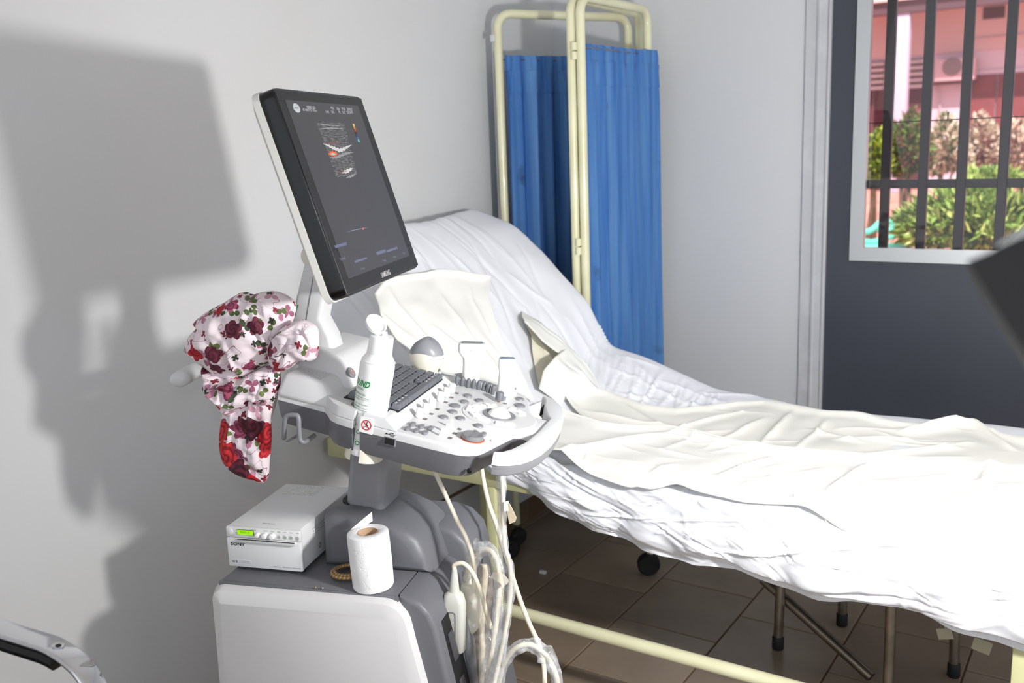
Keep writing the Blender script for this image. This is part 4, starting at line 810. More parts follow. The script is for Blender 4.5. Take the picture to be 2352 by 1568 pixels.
# ---- mast
mo = [(-.838, .985), (-.842, 1.035), (-.832, 1.055), (-.792, 1.168), (-.775, 1.178), (-.738, 1.165), (-.768, 1.075), (-.772, 1.060), (-.757, 1.030), (-.750, 1.000), (-.760, .985)]
MB().prism(mo, 1.585, 1.535, .008, 3, axis=1, bot=True).build('monitor_arm', WHITE, um, 40)
MB().prism([(-.800, 1.055), (-.7985, 1.055), (-.7735, 1.150), (-.775, 1.150)], 1.536, 1.5342, 0, axis=1).build('arm_seam', GREYINK, um)
MB().lathe([(.016, 0), (.030, .004), (.032, .012), (.022, .02)], 24, (-.795, 1.56, .972), (0, 0, 1), sx=1.5).build('arm_foot', WHITE, um)
MB().lathe([(.012, -.035), (.018, -.033), (.018, .033), (.012, .035)], 20, (-.777, 1.56, 1.172), (0, 1, 0)).build('arm_pivot', mat('ivory_pivot', (214, 212, 198), .4), um)
MB().tube([(-.777, 1.56, 1.172), (-.775, 1.56, 1.24), (-.742, 1.555, 1.285)], .018, 12).build('tilt_link', WHITE, um)
# ---- monitor
PS, TT = .0482, .2896; MW, MH = .3724, .3357; MC = np.array([-.6953, 1.55, 1.2868])
mv = np.array([-math.sin(PS), math.cos(PS), 0]); m0 = np.array([math.cos(PS), math.sin(PS), 0]); md = np.array([0, 0, -1]) * math.cos(TT) + m0 * math.sin(TT); mn = m0 * math.cos(TT) + np.array([0, 0, 1]) * math.sin(TT)
MBAS = np.stack([mv, -md, mn])
def mq(px, py, off=-.004):
    d = BASIS @ ray(px, py); p = MC + mn * off; q = CAM + d * (((p - CAM) @ mn) / (d @ mn)) - MC; return float(q @ mv), float(-(q @ md))
s0 = [mq(*p) for p in ((648, 234), (814, 247), (936, 584), (797, 640))]
sx0, sx1 = (s0[0][0] + s0[3][0]) / 2, (s0[1][0] + s0[2][0]) / 2; sy1, sy0 = (s0[0][1] + s0[1][1]) / 2, (s0[2][1] + s0[3][1]) / 2
mo_ = MB(MC, MBAS)
outl = rrect(MW, MH, .016, 5); innr = [(sx0, sy0), (sx1, sy0), (sx1, sy1), (sx0, sy1)]
mo_.loft([[(x * .995, y * .995, -.030) for x, y in outl], [(x, y, -.026) for x, y in outl], [(x, y, -.004) for x, y in outl], [(x * .993, y * .993, -.0008) for x, y in outl], [(x * .975, y * .975, 0) for x, y in outl]])
monitor = mo_.build('monitor', BLACK, um, 40)
# bezel face with opening: four strips
hx, hy = MW * .488, MH * .488
bz = MB(MC, MBAS)
bz.span((-hx, sy1, -.003), (hx, hy, .0006), .0005, 1).span((-hx, -hy, -.003), (hx, sy0, .0006), .0005, 1).span((-hx, sy0, -.003), (sx0, sy1, .0006), .0005, 1).span((sx1, sy0, -.003), (hx, sy1, .0006), .0005, 1)
bz.build('bezel_face', BEZ, monitor, 30)
MB(MC, MBAS).loft([[(x * .80, y * .80, -.052) for x, y in rrect(MW, MH, .03, 6)], [(x * .95, y * .95, -.046) for x, y in rrect(MW, MH, .022, 6)], [(x * 1.0, y * 1.0, -.038) for x, y in rrect(MW + .004, MH + .004, .018, 6)], [(x, y, -.027) for x, y in rrect(MW + .004, MH + .004, .018, 6)]]).build('back_shell', mat('back_shell_white', (218, 218, 214), .4), monitor, 50)
SCR = mat('lcd_screen', (42, 42, 45), .32, emit=((78, 78, 83), .30))
MB(MC, MBAS).span((sx0 - .002, sy0 - .002, -.006), (sx1 + .002, sy1 + .002, .0009)).build('screen', SCR, monitor)
def sbox(name, px0, py0, px1, py1, mt, z=.0011, th=.0001):
    a = mq(px0, py0, .001); b = mq(px1, py1, .001); return MB(MC, MBAS).span((min(a[0], b[0]), min(a[1], b[1]), z), (max(a[0], b[0]), max(a[1], b[1]), z + th)).build(name, mt, monitor)
SW = mat('screen_text_light', (150, 152, 158), .5, emit=((190, 192, 198), .5)); SD = mat('screen_text_dim', (100, 104, 120), .5, emit=((120, 124, 150), .45)); SBL = mat('screen_button_blue', (76, 80, 100), .5, emit=((84, 88, 112), .5))
def stext(body, px, py, h_, mt=SW, nm='screen_text', wd=None):
    a = mq(px, py, .001); t_ = MB(MC, MBAS); V, Fs = textmesh(body, wd, h_); t_.add(np.stack([V[:, 0] + a[0], V[:, 1] + a[1], np.full(len(V), .0013)], 1), Fs); t_.build(nm, mt, monitor, 0)
lg = mq(681, 248, .001); MB(MC, MBAS).lathe([(0, .0011), (.0125, .0012)], 28, (lg[0], lg[1], 0), (0, 0, 1), sx=1, sy=.62, cap=False).build('screen_logo', mat('logo_grey', (150, 152, 156), .5, emit=((160, 164, 170), .5)), monitor)
stext('SAMSUNG', 681, 248, .0025, SCR)
for b_, px, py, wd in (('000087-1001', 714, 247, .034), ('ID 000712  57yrs', 712, 254, .055), ('PVC50', 763, 248, .013), ('6.0cm', 776, 249, .012), ('MI 0.8', 788, 250, .014), ('2019/06/27', 803, 251, .026), ('Carotid', 751, 256, .014), ('CHA 5', 764, 257, .013), ('7Hz', 779, 257, .008), ('TIs 0.2', 789, 258, .013), ('12:03:24 PM', 803, 258, .028)): stext(b_, px, py, .0052, SW, wd=wd)
for b_, px, py, wd in (('Trackball', 786, 594, .022), ('Caliper', 822, 598, .018), ('Body Marker', 874, 580, .026), ('Annotation', 896, 574, .022), ('Change', 833, 617, .018), ('Probe', 883, 598, .014), ('Preset', 906, 590, .014), ('Exit', 927, 581, .010)): stext(b_, px, py, .0042, SD, wd=wd)
for q4 in ((770, 570, 795, 556), (815, 604, 842, 590), (866, 586, 884, 572), (888, 580, 912, 566)): sbox('screen_button', *q4, SBL, .0010)
# ultrasound picture: fan of scan lines with bright tissue bands
usm = bpy.data.materials.new('scan_image'); usm.use_nodes = True; nt = usm.node_tree; b = nt.nodes['Principled BSDF']; b.inputs['Roughness'].default_value = .4
tc = nt.nodes.new('ShaderNodeUVMap'); mp = nt.nodes.new('ShaderNodeMapping'); mp.inputs['Scale'].default_value = (3, 22, 1); nz1 = nt.nodes.new('ShaderNodeTexNoise'); nz1.inputs['Scale'].default_value = 2.2; nz1.inputs['Detail'].default_value = 8
rp = nt.nodes.new('ShaderNodeValToRGB'); rp.color_ramp.elements[0].position = .42; rp.color_ramp.elements[0].color = (.03, .03, .032, 1); rp.color_ramp.elements[1].position = .80; rp.color_ramp.elements[1].color = (.15, .15, .155, 1)
nt.links.new(tc.outputs[0], mp.inputs[0]); nt.links.new(mp.outputs[0], nz1.inputs['Vector']); nt.links.new(nz1.outputs[0], rp.inputs[0]); nt.links.new(rp.outputs[0], b.inputs['Base Color']); nt.links.new(rp.outputs[0], b.inputs['Emission Color']); b.inputs['Emission Strength'].default_value = .5
c4 = [mq(*p, .001) for p in ((727, 281), (790, 282), (820, 400), (772, 408))]
g = np.array([[((1 - v) * ((1 - u) * np.array(c4[0]) + u * np.array(c4[1])) + v * ((1 - u) * np.array(c4[3]) + u * np.array(c4[2]))).tolist() + [.0011] for v in np.linspace(0, 1, 20)] for u in np.linspace(0, 1, 12)])
uvg = np.array([[(u, v) for v in np.linspace(0, 1, 20)] for u in np.linspace(0, 1, 12)]).reshape(-1, 2)
MB(MC, MBAS).grid(g).build('scan_picture', usm, monitor, 0, uv=uvg)
ECH = mat('echo_white', (150, 150, 150), .5, emit=((190, 190, 190), .45)); ECG = mat('echo_grey', (110, 110, 110), .5, emit=((130, 130, 130), .4)); ECR = mat('flow_red', (190, 80, 46), .5, emit=((220, 92, 52), .35)); ECC = mat('flow_cyan', (110, 170, 160), .5, emit=((120, 190, 180), .3)); ROI = mat('roi_line', (110, 60, 50), .5, emit=((130, 76, 64), .5))
def sline(name, pts, w_, mt, z=.0013):
    q = spline([(*mq(*p, .001), 0) for p in pts], 6); t_ = np.gradient(q, axis=0); t_ /= np.linalg.norm(t_, axis=1)[:, None]; n2 = np.stack([-t_[:, 1], t_[:, 0], 0 * t_[:, 0]], 1); k = np.sin(np.linspace(.12, PI - .12, len(q)))[:, None] * w_ * (1 + .4 * np.sin(np.arange(len(q)) * 2.1))[:, None]
    MB(MC, MBAS).grid(np.stack([q + n2 * k + [0, 0, z], q - n2 * k + [0, 0, z]], 1)).build(name, mt, monitor, 0)
sline('tissue_echo', [(742, 330), (755, 335), (768, 341), (782, 345), (795, 339), (807, 333)], .0032, ECH)
sline('tissue_echo', [(757, 361), (770, 362), (785, 356), (800, 351), (812, 350)], .0022, ECG); sline('tissue_echo', [(730, 297), (750, 295), (770, 295), (792, 296)], .0014, ECG); sline('tissue_echo', [(785, 397), (797, 393), (810, 386)], .0030, ECH); sline('tissue_echo', [(726, 284), (750, 287), (788, 290)], .0010, ECG); sline('tissue_echo', [(795, 408), (808, 404), (818, 398)], .0020, ECG)
sline('colour_flow', [(754, 354), (764, 353), (775, 353)], .0044, ECR, .0014); sline('colour_flow', [(759, 354), (765, 354), (770, 354)], .0018, ECC, .0016)
sline('roi_outline', [(747, 329), (765, 328), (782, 328)], .0007, ROI); sline('roi_outline', [(772, 395), (785, 395), (800, 392)], .0007, ROI); sline('focus_line', [(796, 533), (820, 527), (847, 522)], .0006, SD); sline('focus_line', [(832, 528), (834, 525), (835, 523)], .0016, ECR)
cbq = [mq(*p, .001) for p in ((809, 284), (813, 284), (826, 326), (823, 327))]
for i, cc in enumerate(((230, 200, 120), (226, 150, 60), (190, 70, 40), (60, 40, 60), (50, 60, 120), (60, 120, 180), (120, 210, 210))):
    f0, f1 = i / 7, (i + 1) / 7; L0, L1 = [np.array(cbq[0]) * (1 - f) + np.array(cbq[3]) * f for f in (f0, f1)]; R0, R1 = [np.array(cbq[1]) * (1 - f) + np.array(cbq[2]) * f for f in (f0, f1)]
    MB(MC, MBAS).add([(*L0, .0013), (*R0, .0013), (*R1, .0013), (*L1, .0013)], [(0, 1, 2, 3)]).build('colour_bar', mat('bar_%d_%d' % (cc[0], cc[2]), tuple(int(x_ * .75) for x_ in cc), .5, emit=(cc, .2)), monitor, 0)
t_ = MB(MC, MBAS); V, Fs = textmesh('SAMSUNG', .045, .0095, bold=.02); a = mq(886, 628, .001); t_.add(np.stack([V[:, 0] + a[0], V[:, 1] + a[1], np.full(len(V), .0010)], 1), Fs); t_.build('maker_lettering', mat('lettering_silver', (186, 186, 188), .4), monitor, 0)

# ================================================================== THINGS ON THE CART
# ---- thermal printer
pf = 1.516; pr = thing('graphic_printer', 'small pale grey graphic printer with green display on the cart top', 'printer', (-.913, 1.62, .5765), 'cart')
PG = mat('printer_pale_grey', (222, 223, 224), .38, bump=(500, .04)); PX0, PX1, PZ0, PZ1 = -.9905, -.8365, .5835, .6655
MB().span((PX0 + .002, pf + .006, PZ0), (PX1 - .002, pf + .235, PZ1), .004, 2).build('housing', PG, pr)
MB().span((PX0, pf - .002, PZ0 + .001), (PX1, pf + .010, .6425), .003, 2).build('front_door', PG, pr)
MB().span((PX0, pf - .001, .6435), (PX1, pf + .010, PZ1 - .001), .003, 2).build('control_strip', mat('printer_strip', (226, 227, 226), .4), pr)
MB().span((PX0 + .020, pf - .003, .6405), (PX1 - .009, pf + .002, .6435), .0008).build('paper_slot_lip', PG, pr)
MB().span((PX0 + .024, pf - .0035, .6412), (PX1 - .011, pf - .0028, .6425)).build('paper_slot', DARK, pr)
MB().span((PX0 + .022, pf - .0075, .6372), (PX1 - .009, pf - .001, .6408), .0012).build('tear_bar', mat('tear_bar_grey', (196, 197, 196), .35), pr)
MB().span((-.966, pf - .0022, .6500), (-.931, pf - .0005, .6605), .0008).build('display_bezel', mat('bezel_olive', (70, 90, 40), .4), pr)
LCD = mat('green_display', (150, 214, 20), .4, emit=((150, 220, 10), .45)); dsp = MB().span((-.965, pf - .0027, .6508), (-.932, pf - .0020, .6597)).build('display', LCD, pr)
txt = MB(); text(txt, 'READY  01', (-.9485, pf - .0029, .6555), (1, 0, 0), (0, 0, 1), width=.018, height=.0035); txt.build('display_text', mat('lcd_ink', (96, 150, 20), .5), dsp, 0)
MB().lathe([(.0065, 0), (.0065, .002), (.0052, .0026), (0, .0026)], 22, (-.9815, pf - .0005, .6552), (0, -1, 0)).build('power_button', mat('printer_button', (214, 216, 214), .4), pr)
for i, (u, r, l) in enumerate(((-.922, .0046, .006), (-.9065, .0056, .008), (-.8915, .0056, .008))):
    MB().lathe([(r * .8, 0), (r, .001), (r * .96, l), (r * .7, l + .0015), (0, l + .0018)], 20, (u, pf - .0005, .6525), (0, -1, 0)).build('dial', WHITE2, pr)
for u, gl_ in ((-.8785, GREYINK), (-.866, GREYINK), (-.8535, GINK), (-.841, GREYINK)):
    bo = MB().lathe([(.0043, 0), (.0043, .0008), (.0036, .0012), (0, .0012)], 20, (u, pf - .0008, .6515), (0, -1, 0)).build('push_button', mat('printer_button', (214, 216, 214), .4), pr)
    MB().lathe([(.0012, .0013), (.0021, .0013)], 12, (u, pf - .0008, .6515), (0, -1, 0), cap=False).build('button_symbol', gl_, bo)
for b_, u, wd in (('PAPER MENU', -.932, .012), ('CONTRAST', -.906, .0095), ('BRIGHT', -.8915, .008), ('FEED', -.8785, .006), ('COPY', -.866, .006), ('PRINT', -.8535, .007), ('OPEN', -.841, .006)):
    txt = MB(); text(txt, b_, (u, pf - .0013, .6610), (1, 0, 0), (0, 0, 1), width=wd, height=.0017); txt.build('control_caption', GREYINK, pr, 0)
txt = MB(); text(txt, 'SONY', (-.9665, pf - .0023, .6310), (1, 0, 0), (0, 0, 1), width=.0300, height=.0062, bold=.03); txt.build('maker_lettering', INK, pr, 0)
MB().span((-.984, pf - .0024, .5925), (-.942, pf - .0018, .5995)).build('rating_label', mat('label_grey', (206, 208, 214), .5), pr)
txt = MB(); text(txt, 'HYBRID GRAPHIC PRINTER', (-.867, pf - .0023, .5915), (1, 0, 0), (0, 0, 1), width=.055, height=.0020); text(txt, 'DRY SUPERIOR IMAGE', (-.956, pf - .0026, .5972), (1, 0, 0), (0, 0, 1), width=.022, height=.0015); text(txt, 'A6 THERMAL MEDIA', (-.956, pf - .0026, .5945), (1, 0, 0), (0, 0, 1), width=.024, height=.0015); txt.span((-.982, pf - .0027, .5940), (-.976, pf - .0024, .5975)).span((-.9745, pf - .0027, .5936), (-.9705, pf - .0024, .5982)); txt.build('front_print', GREYINK, pr, 0)
MB().span((-.965, pf + .175, PZ1 + .0001), (-.895, pf + .225, PZ1 + .0005)).build('top_label', mat('top_label_grey', (190, 196, 192), .45, var=(160, (214, 216, 214), .45, .55)), pr)
txt = MB(); text(txt, '1515-H2', (-.912, pf + .022, PZ1 + .0004), (-1, 0, 0), (0, -1, 0), width=.026, height=.005); txt.build('stamped_number', GREYINK, pr, 0)
mb = MB()
for i in range(14):
    for j in range(3):
        for (v0, zz) in ((pf + .055, .636), (pf + .115, .598)): mb.lathe([(.0, 0), (.0011, .0001)], 8, (PX1 - .0019, v0 + i * .0062 + (j % 2) * .003, zz + j * .0055), (1, 0, 0), cap=False)
mb.build('vent_holes', DARK, pr, 0, kind='stuff')
MB().lathe([(.0035, 0), (.0045, .0006), (.0055, 0)], 16, (PX1 - .002, pf + .078, .605), (1, 0, 0), cap=False).build('screw', STEEL, pr)
for u in (-.978, -.849):
    for v in (pf + .02, pf + .21): MB().lathe([(.007, .5765), (.008, .584)], 14, (u, v, 0), (0, 0, 1)).build('rubber_foot', RUBBER, pr)
# ---- toilet roll
TP = bpy.data.materials.new('tissue_paper'); TP.use_nodes = True; nt = TP.node_tree; b = nt.nodes['Principled BSDF']; b.inputs['Base Color'].default_value = (*lin((244, 244, 245)), 1); b.inputs['Roughness'].default_value = .95
tc = nt.nodes.new('ShaderNodeTexCoord'); vo = nt.nodes.new('ShaderNodeTexVoronoi'); vo.feature = 'DISTANCE_TO_EDGE'; vo.inputs['Scale'].default_value = 34; wv = nt.nodes.new('ShaderNodeTexNoise'); wv.inputs['Scale'].default_value = 60
mxv = nt.nodes.new('ShaderNodeMixRGB'); mxv.inputs[0].default_value = .06; rp = nt.nodes.new('ShaderNodeValToRGB'); rp.color_ramp.elements[0].position = .0; rp.color_ramp.elements[1].position = .05; rp.color_ramp.elements[0].color = (0, 0, 0, 1); bp_ = nt.nodes.new('ShaderNodeBump'); bp_.inputs['Strength'].default_value = .35; bp_.inputs['Distance'].default_value = .0014
nt.links.new(tc.outputs['Object'], mxv.inputs[1]); nt.links.new(wv.outputs['Color'], mxv.inputs[2]); nt.links.new(tc.outputs['Object'], wv.inputs['Vector']); nt.links.new(mxv.outputs[0], vo.inputs['Vector']); nt.links.new(vo.outputs['Distance'], rp.inputs[0]); nt.links.new(rp.outputs[0], bp_.inputs['Height']); nt.links.new(bp_.outputs[0], b.inputs['Normal'])
rc = np.array([-.690, 1.503, .5765]); tr_ = thing('toilet_roll', 'white embossed toilet roll with loose end on the cart', 'toilet roll', rc, 'cart')
ax = nz([-.035, -.02, 1]); a = np.linspace(0, 2 * PI, 49)[:-1]
MB().lathe([(.0185, .1035), (.0215, .1055), (.0330, .1055), (.0368, .1035), (.0376, .098), (.0378, .05), (.0372, .004), (.0355, .0006), (.0185, .0006)], 56, rc, ax, cap=False).build('paper', TP, tr_, 50)
MB().lathe([(.0185, .001), (.0185, .1045), (.0176, .1045), (.0176, .001)], 40, rc, ax, cap=False).build('cardboard_core', mat('cardboard', (196, 166, 136), .85), tr_, 50)
ug, vg = np.meshgrid(np.linspace(0, 1, 14), np.linspace(0, 1, 14), indexing='ij')
an = math.radians(200) + ug * .0; fl_ = np.stack([-.0385 + .030 * ug, .004 + .030 * np.sin(ug * 1.4), .098 + .012 * ug + vg * (.012 + .006 * ug) - .006 * (1 - ug)], 2)
MB(rc).grid(fl_).build('loose_end', TP, tr_, 180)
# ---- twisted bead bracelet
cc_ = np.array([-.752, 1.532, .5805]); co = thing('twisted_bracelet', 'coiled gold and silver twisted bracelet beside the toilet roll', 'bracelet', (-.752, 1.532, .5765), 'cart')
GOLD = mat('gold_thread', (176, 128, 44), .4, .6); SILV = mat('silver_thread', (170, 176, 186), .35, .7)
for k, mt in enumerate((GOLD, GOLD, SILV)):
    th = np.linspace(0, 4.0 * PI, 760); r = .033 - .010 * (th / (4 * PI)); tw = th * 25 + k * 2.1
    pt = np.stack([cc_[0] + (r + .0026 * np.cos(tw)) * np.cos(th), cc_[1] + .95 * (r + .0026 * np.cos(tw)) * np.sin(th), cc_[2] + .003 + .0026 * np.sin(tw) + .004 * (th / (4 * PI))], 1)
    MB().tube(pt, .0019, 6).build('strand', mt, co, 60)
for i in range(7):
    MB().lathe([(.0025 * math.cos(t), .0025 * math.sin(t)) for t in np.linspace(-1.5, 1.5, 7)], 10, cc_ + [.010 + .004 * math.cos(i * 2.3), .006 * math.sin(i * 1.7), .004 + .0008 * i]).build('bead', mat('pearl_bead', (206, 180, 160), .25), co)
MB().span(cc_ + [.000, .006, .0], cc_ + [.024, .016, .008], .003).build('amber_clasp', mat('amber', (186, 120, 20), .2), co)
for i, (px, py) in enumerate(((725, 1349), (741, 1350), (882, 1349), (872, 1359))):
    q = luv(px, py, 2, .578); mt = GOLD if i != 1 else SILV
    o = MB(q).lathe([(.0012, -.001), (.0022, 0), (.0012, .0016)], 8).build('crumb', mt); o.location = BASIS.T @ q
    o.data.transform(Matrix.Translation(-Vector(q))); tag(o, ('tiny gold stud left of the bracelet on the tray', 'tiny silver stud just below the bracelet', 'tiny gold stud behind the right foot of the toilet roll', 'tiny gold stud nearest the white rim, right of the toilet roll')[i], 'stud', 'studs lying on the cart tray')
# ---- gel bottle
bo0 = cp(-.003, .040, -.052); BAX = nz(NP + np.array([.02, .0, 0])); gb = thing('gel_bottle', 'white gel bottle with green print and open flip cap in the console holder', 'bottle', bo0, 'cart')
BW = mat('bottle_white_plastic', (243, 244, 244), .35)
ang0 = math.atan2(-1, -.15)        # towards the camera in the u,v plane
bu = nz(UP); BB = np.stack([bu, nz(np.cross(BAX, bu)), BAX]); g = MB(bo0, BB)
g.lathe([(.022, 0), (.0275, .002), (.0285, .006), (.0285, .075), (.0288, .150), (.0284, .158), (.0262, .166), (.0215, .174), (.0205, .178)], 48); g.build('body', BW, gb, 40)
g = MB(bo0, BB); 
for i in range(5): g.lathe([(.0268 - i * .0016, .163 + i * .0026), (.0276 - i * .0016, .1642 + i * .0026), (.0262 - i * .0016, .1656 + i * .0026)], 48, cap=False)
g.build('shoulder_rings', BW, gb, 60)
MB(bo0, BB).lathe([(.0205, .176), (.0208, .178), (.0195, .204), (.0188, .206), (.0, .207)], 40).build('cap', BW, gb, 40)
MB(bo0, BB).lathe([(.0045, .206), (.0040, .214), (.002, .2145), (.002, .207)], 16, (.004, 0, 0), (0, 0, 1), cap=False).build('nozzle', BW, gb)
ho2 = bo0 + BAX * .210 + bu * -.010; lid_ax = nz(np.array([.62, -.30, .55])); lid = MB(ho2 + BAX * .012 + bu * -.004, None)
lid.lathe([(0, -.003), (.0165, -.003), (.0185, -.001), (.0185, .004), (.0165, .004), (.0160, .0), (.0, -.0002)], 36, (0, 0, 0), lid_ax, cap=False).build('flip_lid', BW, gb, 40)
MB(bo0, BB).span((-.012, -.003, .205), (-.006, .003, .216), .001).build('lid_hinge', BW, gb)
def onbottle(body, s_mid, z, wd, ht, mt, nm, r=.0289, bold=0, italic=0):
    V, Fs = textmesh(body, wd, ht, bold=bold); th = ang0 + (V[:, 0] + s_mid + italic * V[:, 1]) / r
    pts = np.stack([(r + .00015) * np.cos(th), (r + .00015) * np.sin(th), V[:, 1] + z], 1); q = MB(bo0, BB); q.add(pts, Fs); q.build(nm, mt, gb, 0)
def onb(body, right, z, wd, ht, mt=GINK, nm='label_text', **k): onbottle(body, right - wd / 2, z, wd, ht, mt, nm, **k)
onb('SOUND', .008, .128, .040, .0115, mat('bright_green_ink', (10, 150, 60), .5), 'label_heading', bold=.03, italic=.25)
onb('PRECISION', -.003, .1185, .030, .0042); onb('TRANSMISSION GEL', .003, .1095, .040, .0036); onb('for external use only', .010, .1040, .044, .0030); onb('keep away', -.008, .0995, .030, .0026); onb('please read the leaflet', .010, .0925, .046, .0026); onb('store below', -.006, .0885, .028, .0026); onb('see batch number', .010, .0830, .040, .0024); onb('Manufacture', -.004, .0760, .028, .0024)
onb('BATCH', -.004, .0575, .020, .0018, GREYINK); onb('EXP', -.003, .0550, .022, .0016, GREYINK)
onb('CE', .006, .0450, .0105, .0075, bold=.01); onb('MD', .018, .0450, .0075, .0035); onb('[i]', -.007, .0455, .011, .0065); onb('LOT', -.002, .0300, .010, .003, mat('pale_green_ink', (120, 190, 150), .5))
for zz in (.101, .0865): onb('_______', .010, zz, .036, .0004)
g = MB(bo0, BB); th = ang0 + .02; 
g.lathe([(.0028, 0), (.0042, 0)], 20, (.0291 * math.cos(th), .0291 * math.sin(th), .0255), (math.cos(th), math.sin(th), 0), cap=False).build('recycling_mark', GINK, gb)
# ---- probes in the console cups
PX = (nz(NP * .9 + np.array([-.10, 0, .1])))
def pframe(px, py, v, tilt=0): return luv(px, py, 1, v)
p0 = pframe(978, 870, 1.725); t = thing('volume_probe', 'domed volume probe with grey cap standing in the console cup', 'ultrasound probe', p0 - PX * .03, 'cart')
PB = np.stack([nz([1, 0, -.1]), [0, 1, 0], PX]); 
MB(p0, PB).lathe([(.0225, -.07), (.0225, -.012), (.0225, .014), (.0245, .022), (.0305, .030), (.0335, .038), (.0345, .046), (.0342, .052)], 40, sx=1, sy=.85).build('body', PROBEC, t, 60)
a = np.linspace(0, 2 * PI, 49)[:-1]; loops = []
for tq in np.linspace(0, PI / 2 * .97, 9): loops.append([(.0345 * math.cos(tq) * math.cos(x), .029 * math.cos(tq) * math.sin(x), .050 - .006 * math.cos(2 * x) * math.cos(tq) + .033 * math.sin(tq)) for x in a])
MB(p0, PB).loft(loops).build('acoustic_cap', mat('probe_cap_grey', (138, 140, 145), .35), t, 60)
MB(p0, PB).loft([[(.0347 * math.cos(x), .0292 * math.sin(x), z_ - .006 * math.cos(2 * x)) for x in a] for z_ in (.046, .0505)], cap=False).build('seam_ring', PROBEC, t, 60)
p0 = pframe(1081, 872, 1.735); t = thing('wide_linear_probe', 'white T shaped linear probe marked LN5-12 in the middle cup', 'ultrasound probe', p0 - PX * .03, 'cart')
PW = mat('probe_white', (238, 240, 238), .3)
def sect(w2, d2, z_, r=.4): return [(x, y, z_) for x, y in rrect(w2, d2, min(w2, d2) * r, 5)]
PBr = np.stack([nz([.94, .34, 0]), nz([-.34, .94, 0]), PX]); PBr[0] = nz(PBr[0] - PX * (PBr[0] @ PX)); PBr[1] = np.cross(PX, PBr[0])
MB(p0, PBr).loft([sect(.034, .026, -.07), sect(.034, .026, .0), sect(.032, .025, .030), sect(.034, .025, .044), sect(.046, .024, .051), sect(.052, .024, .056), sect(.053, .024, .068), sect(.050, .021, .0735)]).build('body', PW, t, 60)
MB(p0, PBr).loft([sect(.042, .014, .0730), sect(.041, .012, .0750)]).build('lens', mat('lens_grey', (120, 122, 126), .4), t)
txt = MB(); V, Fs = textmesh('LN5-12', .0165, .0042); txt = MB(p0, PBr); txt.add(np.stack([V[:, 0] + .002, np.full(len(V), -.0122), V[:, 1] + .0605], 1), Fs); txt.build('model_mark', GREYINK, t, 0)
p0 = pframe(1162, 893, 1.735); t = thing('slim_linear_probe', 'slim square white probe with bluish lens in the front cup', 'ultrasound probe', p0 - PX * .03, 'cart')
MB(p0, PBr).loft([sect(.032, .022, -.07, .25), sect(.032, .022, .0, .25), sect(.029, .021, .034, .25), sect(.030, .021, .038, .25), sect(.0335, .022, .043, .25), sect(.0335, .022, .055, .25), sect(.031, .020, .0605, .25)]).build('body', PW, t, 60)
MB(p0, PBr).loft([sect(.027, .015, .0600, .2), sect(.026, .014, .0618, .2)]).build('lens', mat('lens_blue_grey', (120, 134, 150), .35), t)
for z_ in (.022, .030): MB(p0, PBr).span((-.006, -.0112, z_), (.008, -.0100, z_ + .0012), .0003).build('grip_rib', PW, t)
# ---- probes hanging at the front of the cart
p0 = luv(1044, 1360, 1, 1.55); t = thing('hanging_linear_probe', 'flat ivory probe with cable hanging from the cart front', 'ultrasound probe', luv(1050, 1500, 1, 1.56), 'cart')
IV = mat('ivory_grey_plastic', (206, 206, 198), .38); HB = np.stack([nz([.985, .0, -.05]), [0, 1, 0], nz([.05, 0, 1])])
MB(p0, HB).loft([[(x, y * .9, -.118) for x, y in rrect(.030, .022, .008, 5)], [(x, y, -.113) for x, y in rrect(.040, .028, .010, 5)], [(x, y, -.02) for x, y in rrect(.041, .028, .010, 5)], [(x - .001, y, -.004) for x, y in rrect(.034, .026, .010, 5)], [(x, y, .002) for x, y in rrect(.022, .020, .009, 5)]]).build('body', IV, t, 50)
MB(p0, HB).loft([[(x, y, .001) for x, y in rrect(.019, .018, .0088, 5)], [(x, y, .028) for x, y in rrect(.0135, .0135, .0066, 5)], [(x, y, .046) for x, y in rrect(.009, .009, .0044, 5)]]).build('strain_relief', IV, t, 50)
MB(p0, HB).tube(spline([(-.006, -.0142, -.034), (.004, -.0144, -.034), (.006, -.0144, -.045), (.006, -.0144, -.105)], 5), .0009, 6).build('moulded_groove', GREYINK, t)
pc_ = spline([p0 + HB[2] * .044, p0 + np.array([.003, .0, .054]), p0 + np.array([.020, .0, .058]), p0 + np.array([.036, .0, .042]), p0 + np.array([.048, .005, .005]), p0 + np.array([.056, .01, -.04]), p0 + np.array([.060, .02, -.075])], 8)
MB().tube(pc_, .0042, 10).build('cable', CABLE, t)
p0 = luv(1076, 1338, 1, 1.592); t = thing('hanging_convex_probe', 'pale curved probe hanging behind the flat ivory probe', 'ultrasound probe', luv(1085, 1450, 1, 1.625), 'cart')
MB(p0).prism([(-.012, .0), (.014, .0), (.022, -.03), (.0245, -.060), (.020, -.085), (.006, -.100), (-.010, -.104), (-.022, -.09), (-.020, -.03)], -.014, .014, .007, 3, axis=1, bot=True).build('body', PROBEC, t, 50)
for dz in (-.030, -.078): MB().lathe([(0, -.0006), (.0034, -.0006), (.0034, .001)], 14, p0 + np.array([.012, -.0146, dz]), (0, -1, 0)).build('white_dot', WHITE2, t)
MB().tube([p0 + np.array([0, 0, -.002]), p0 + np.array([-.001, 0, .018]), p0 + np.array([.004, 0, .04])], .0065, 12).build('strain_relief', PROBEC, t)

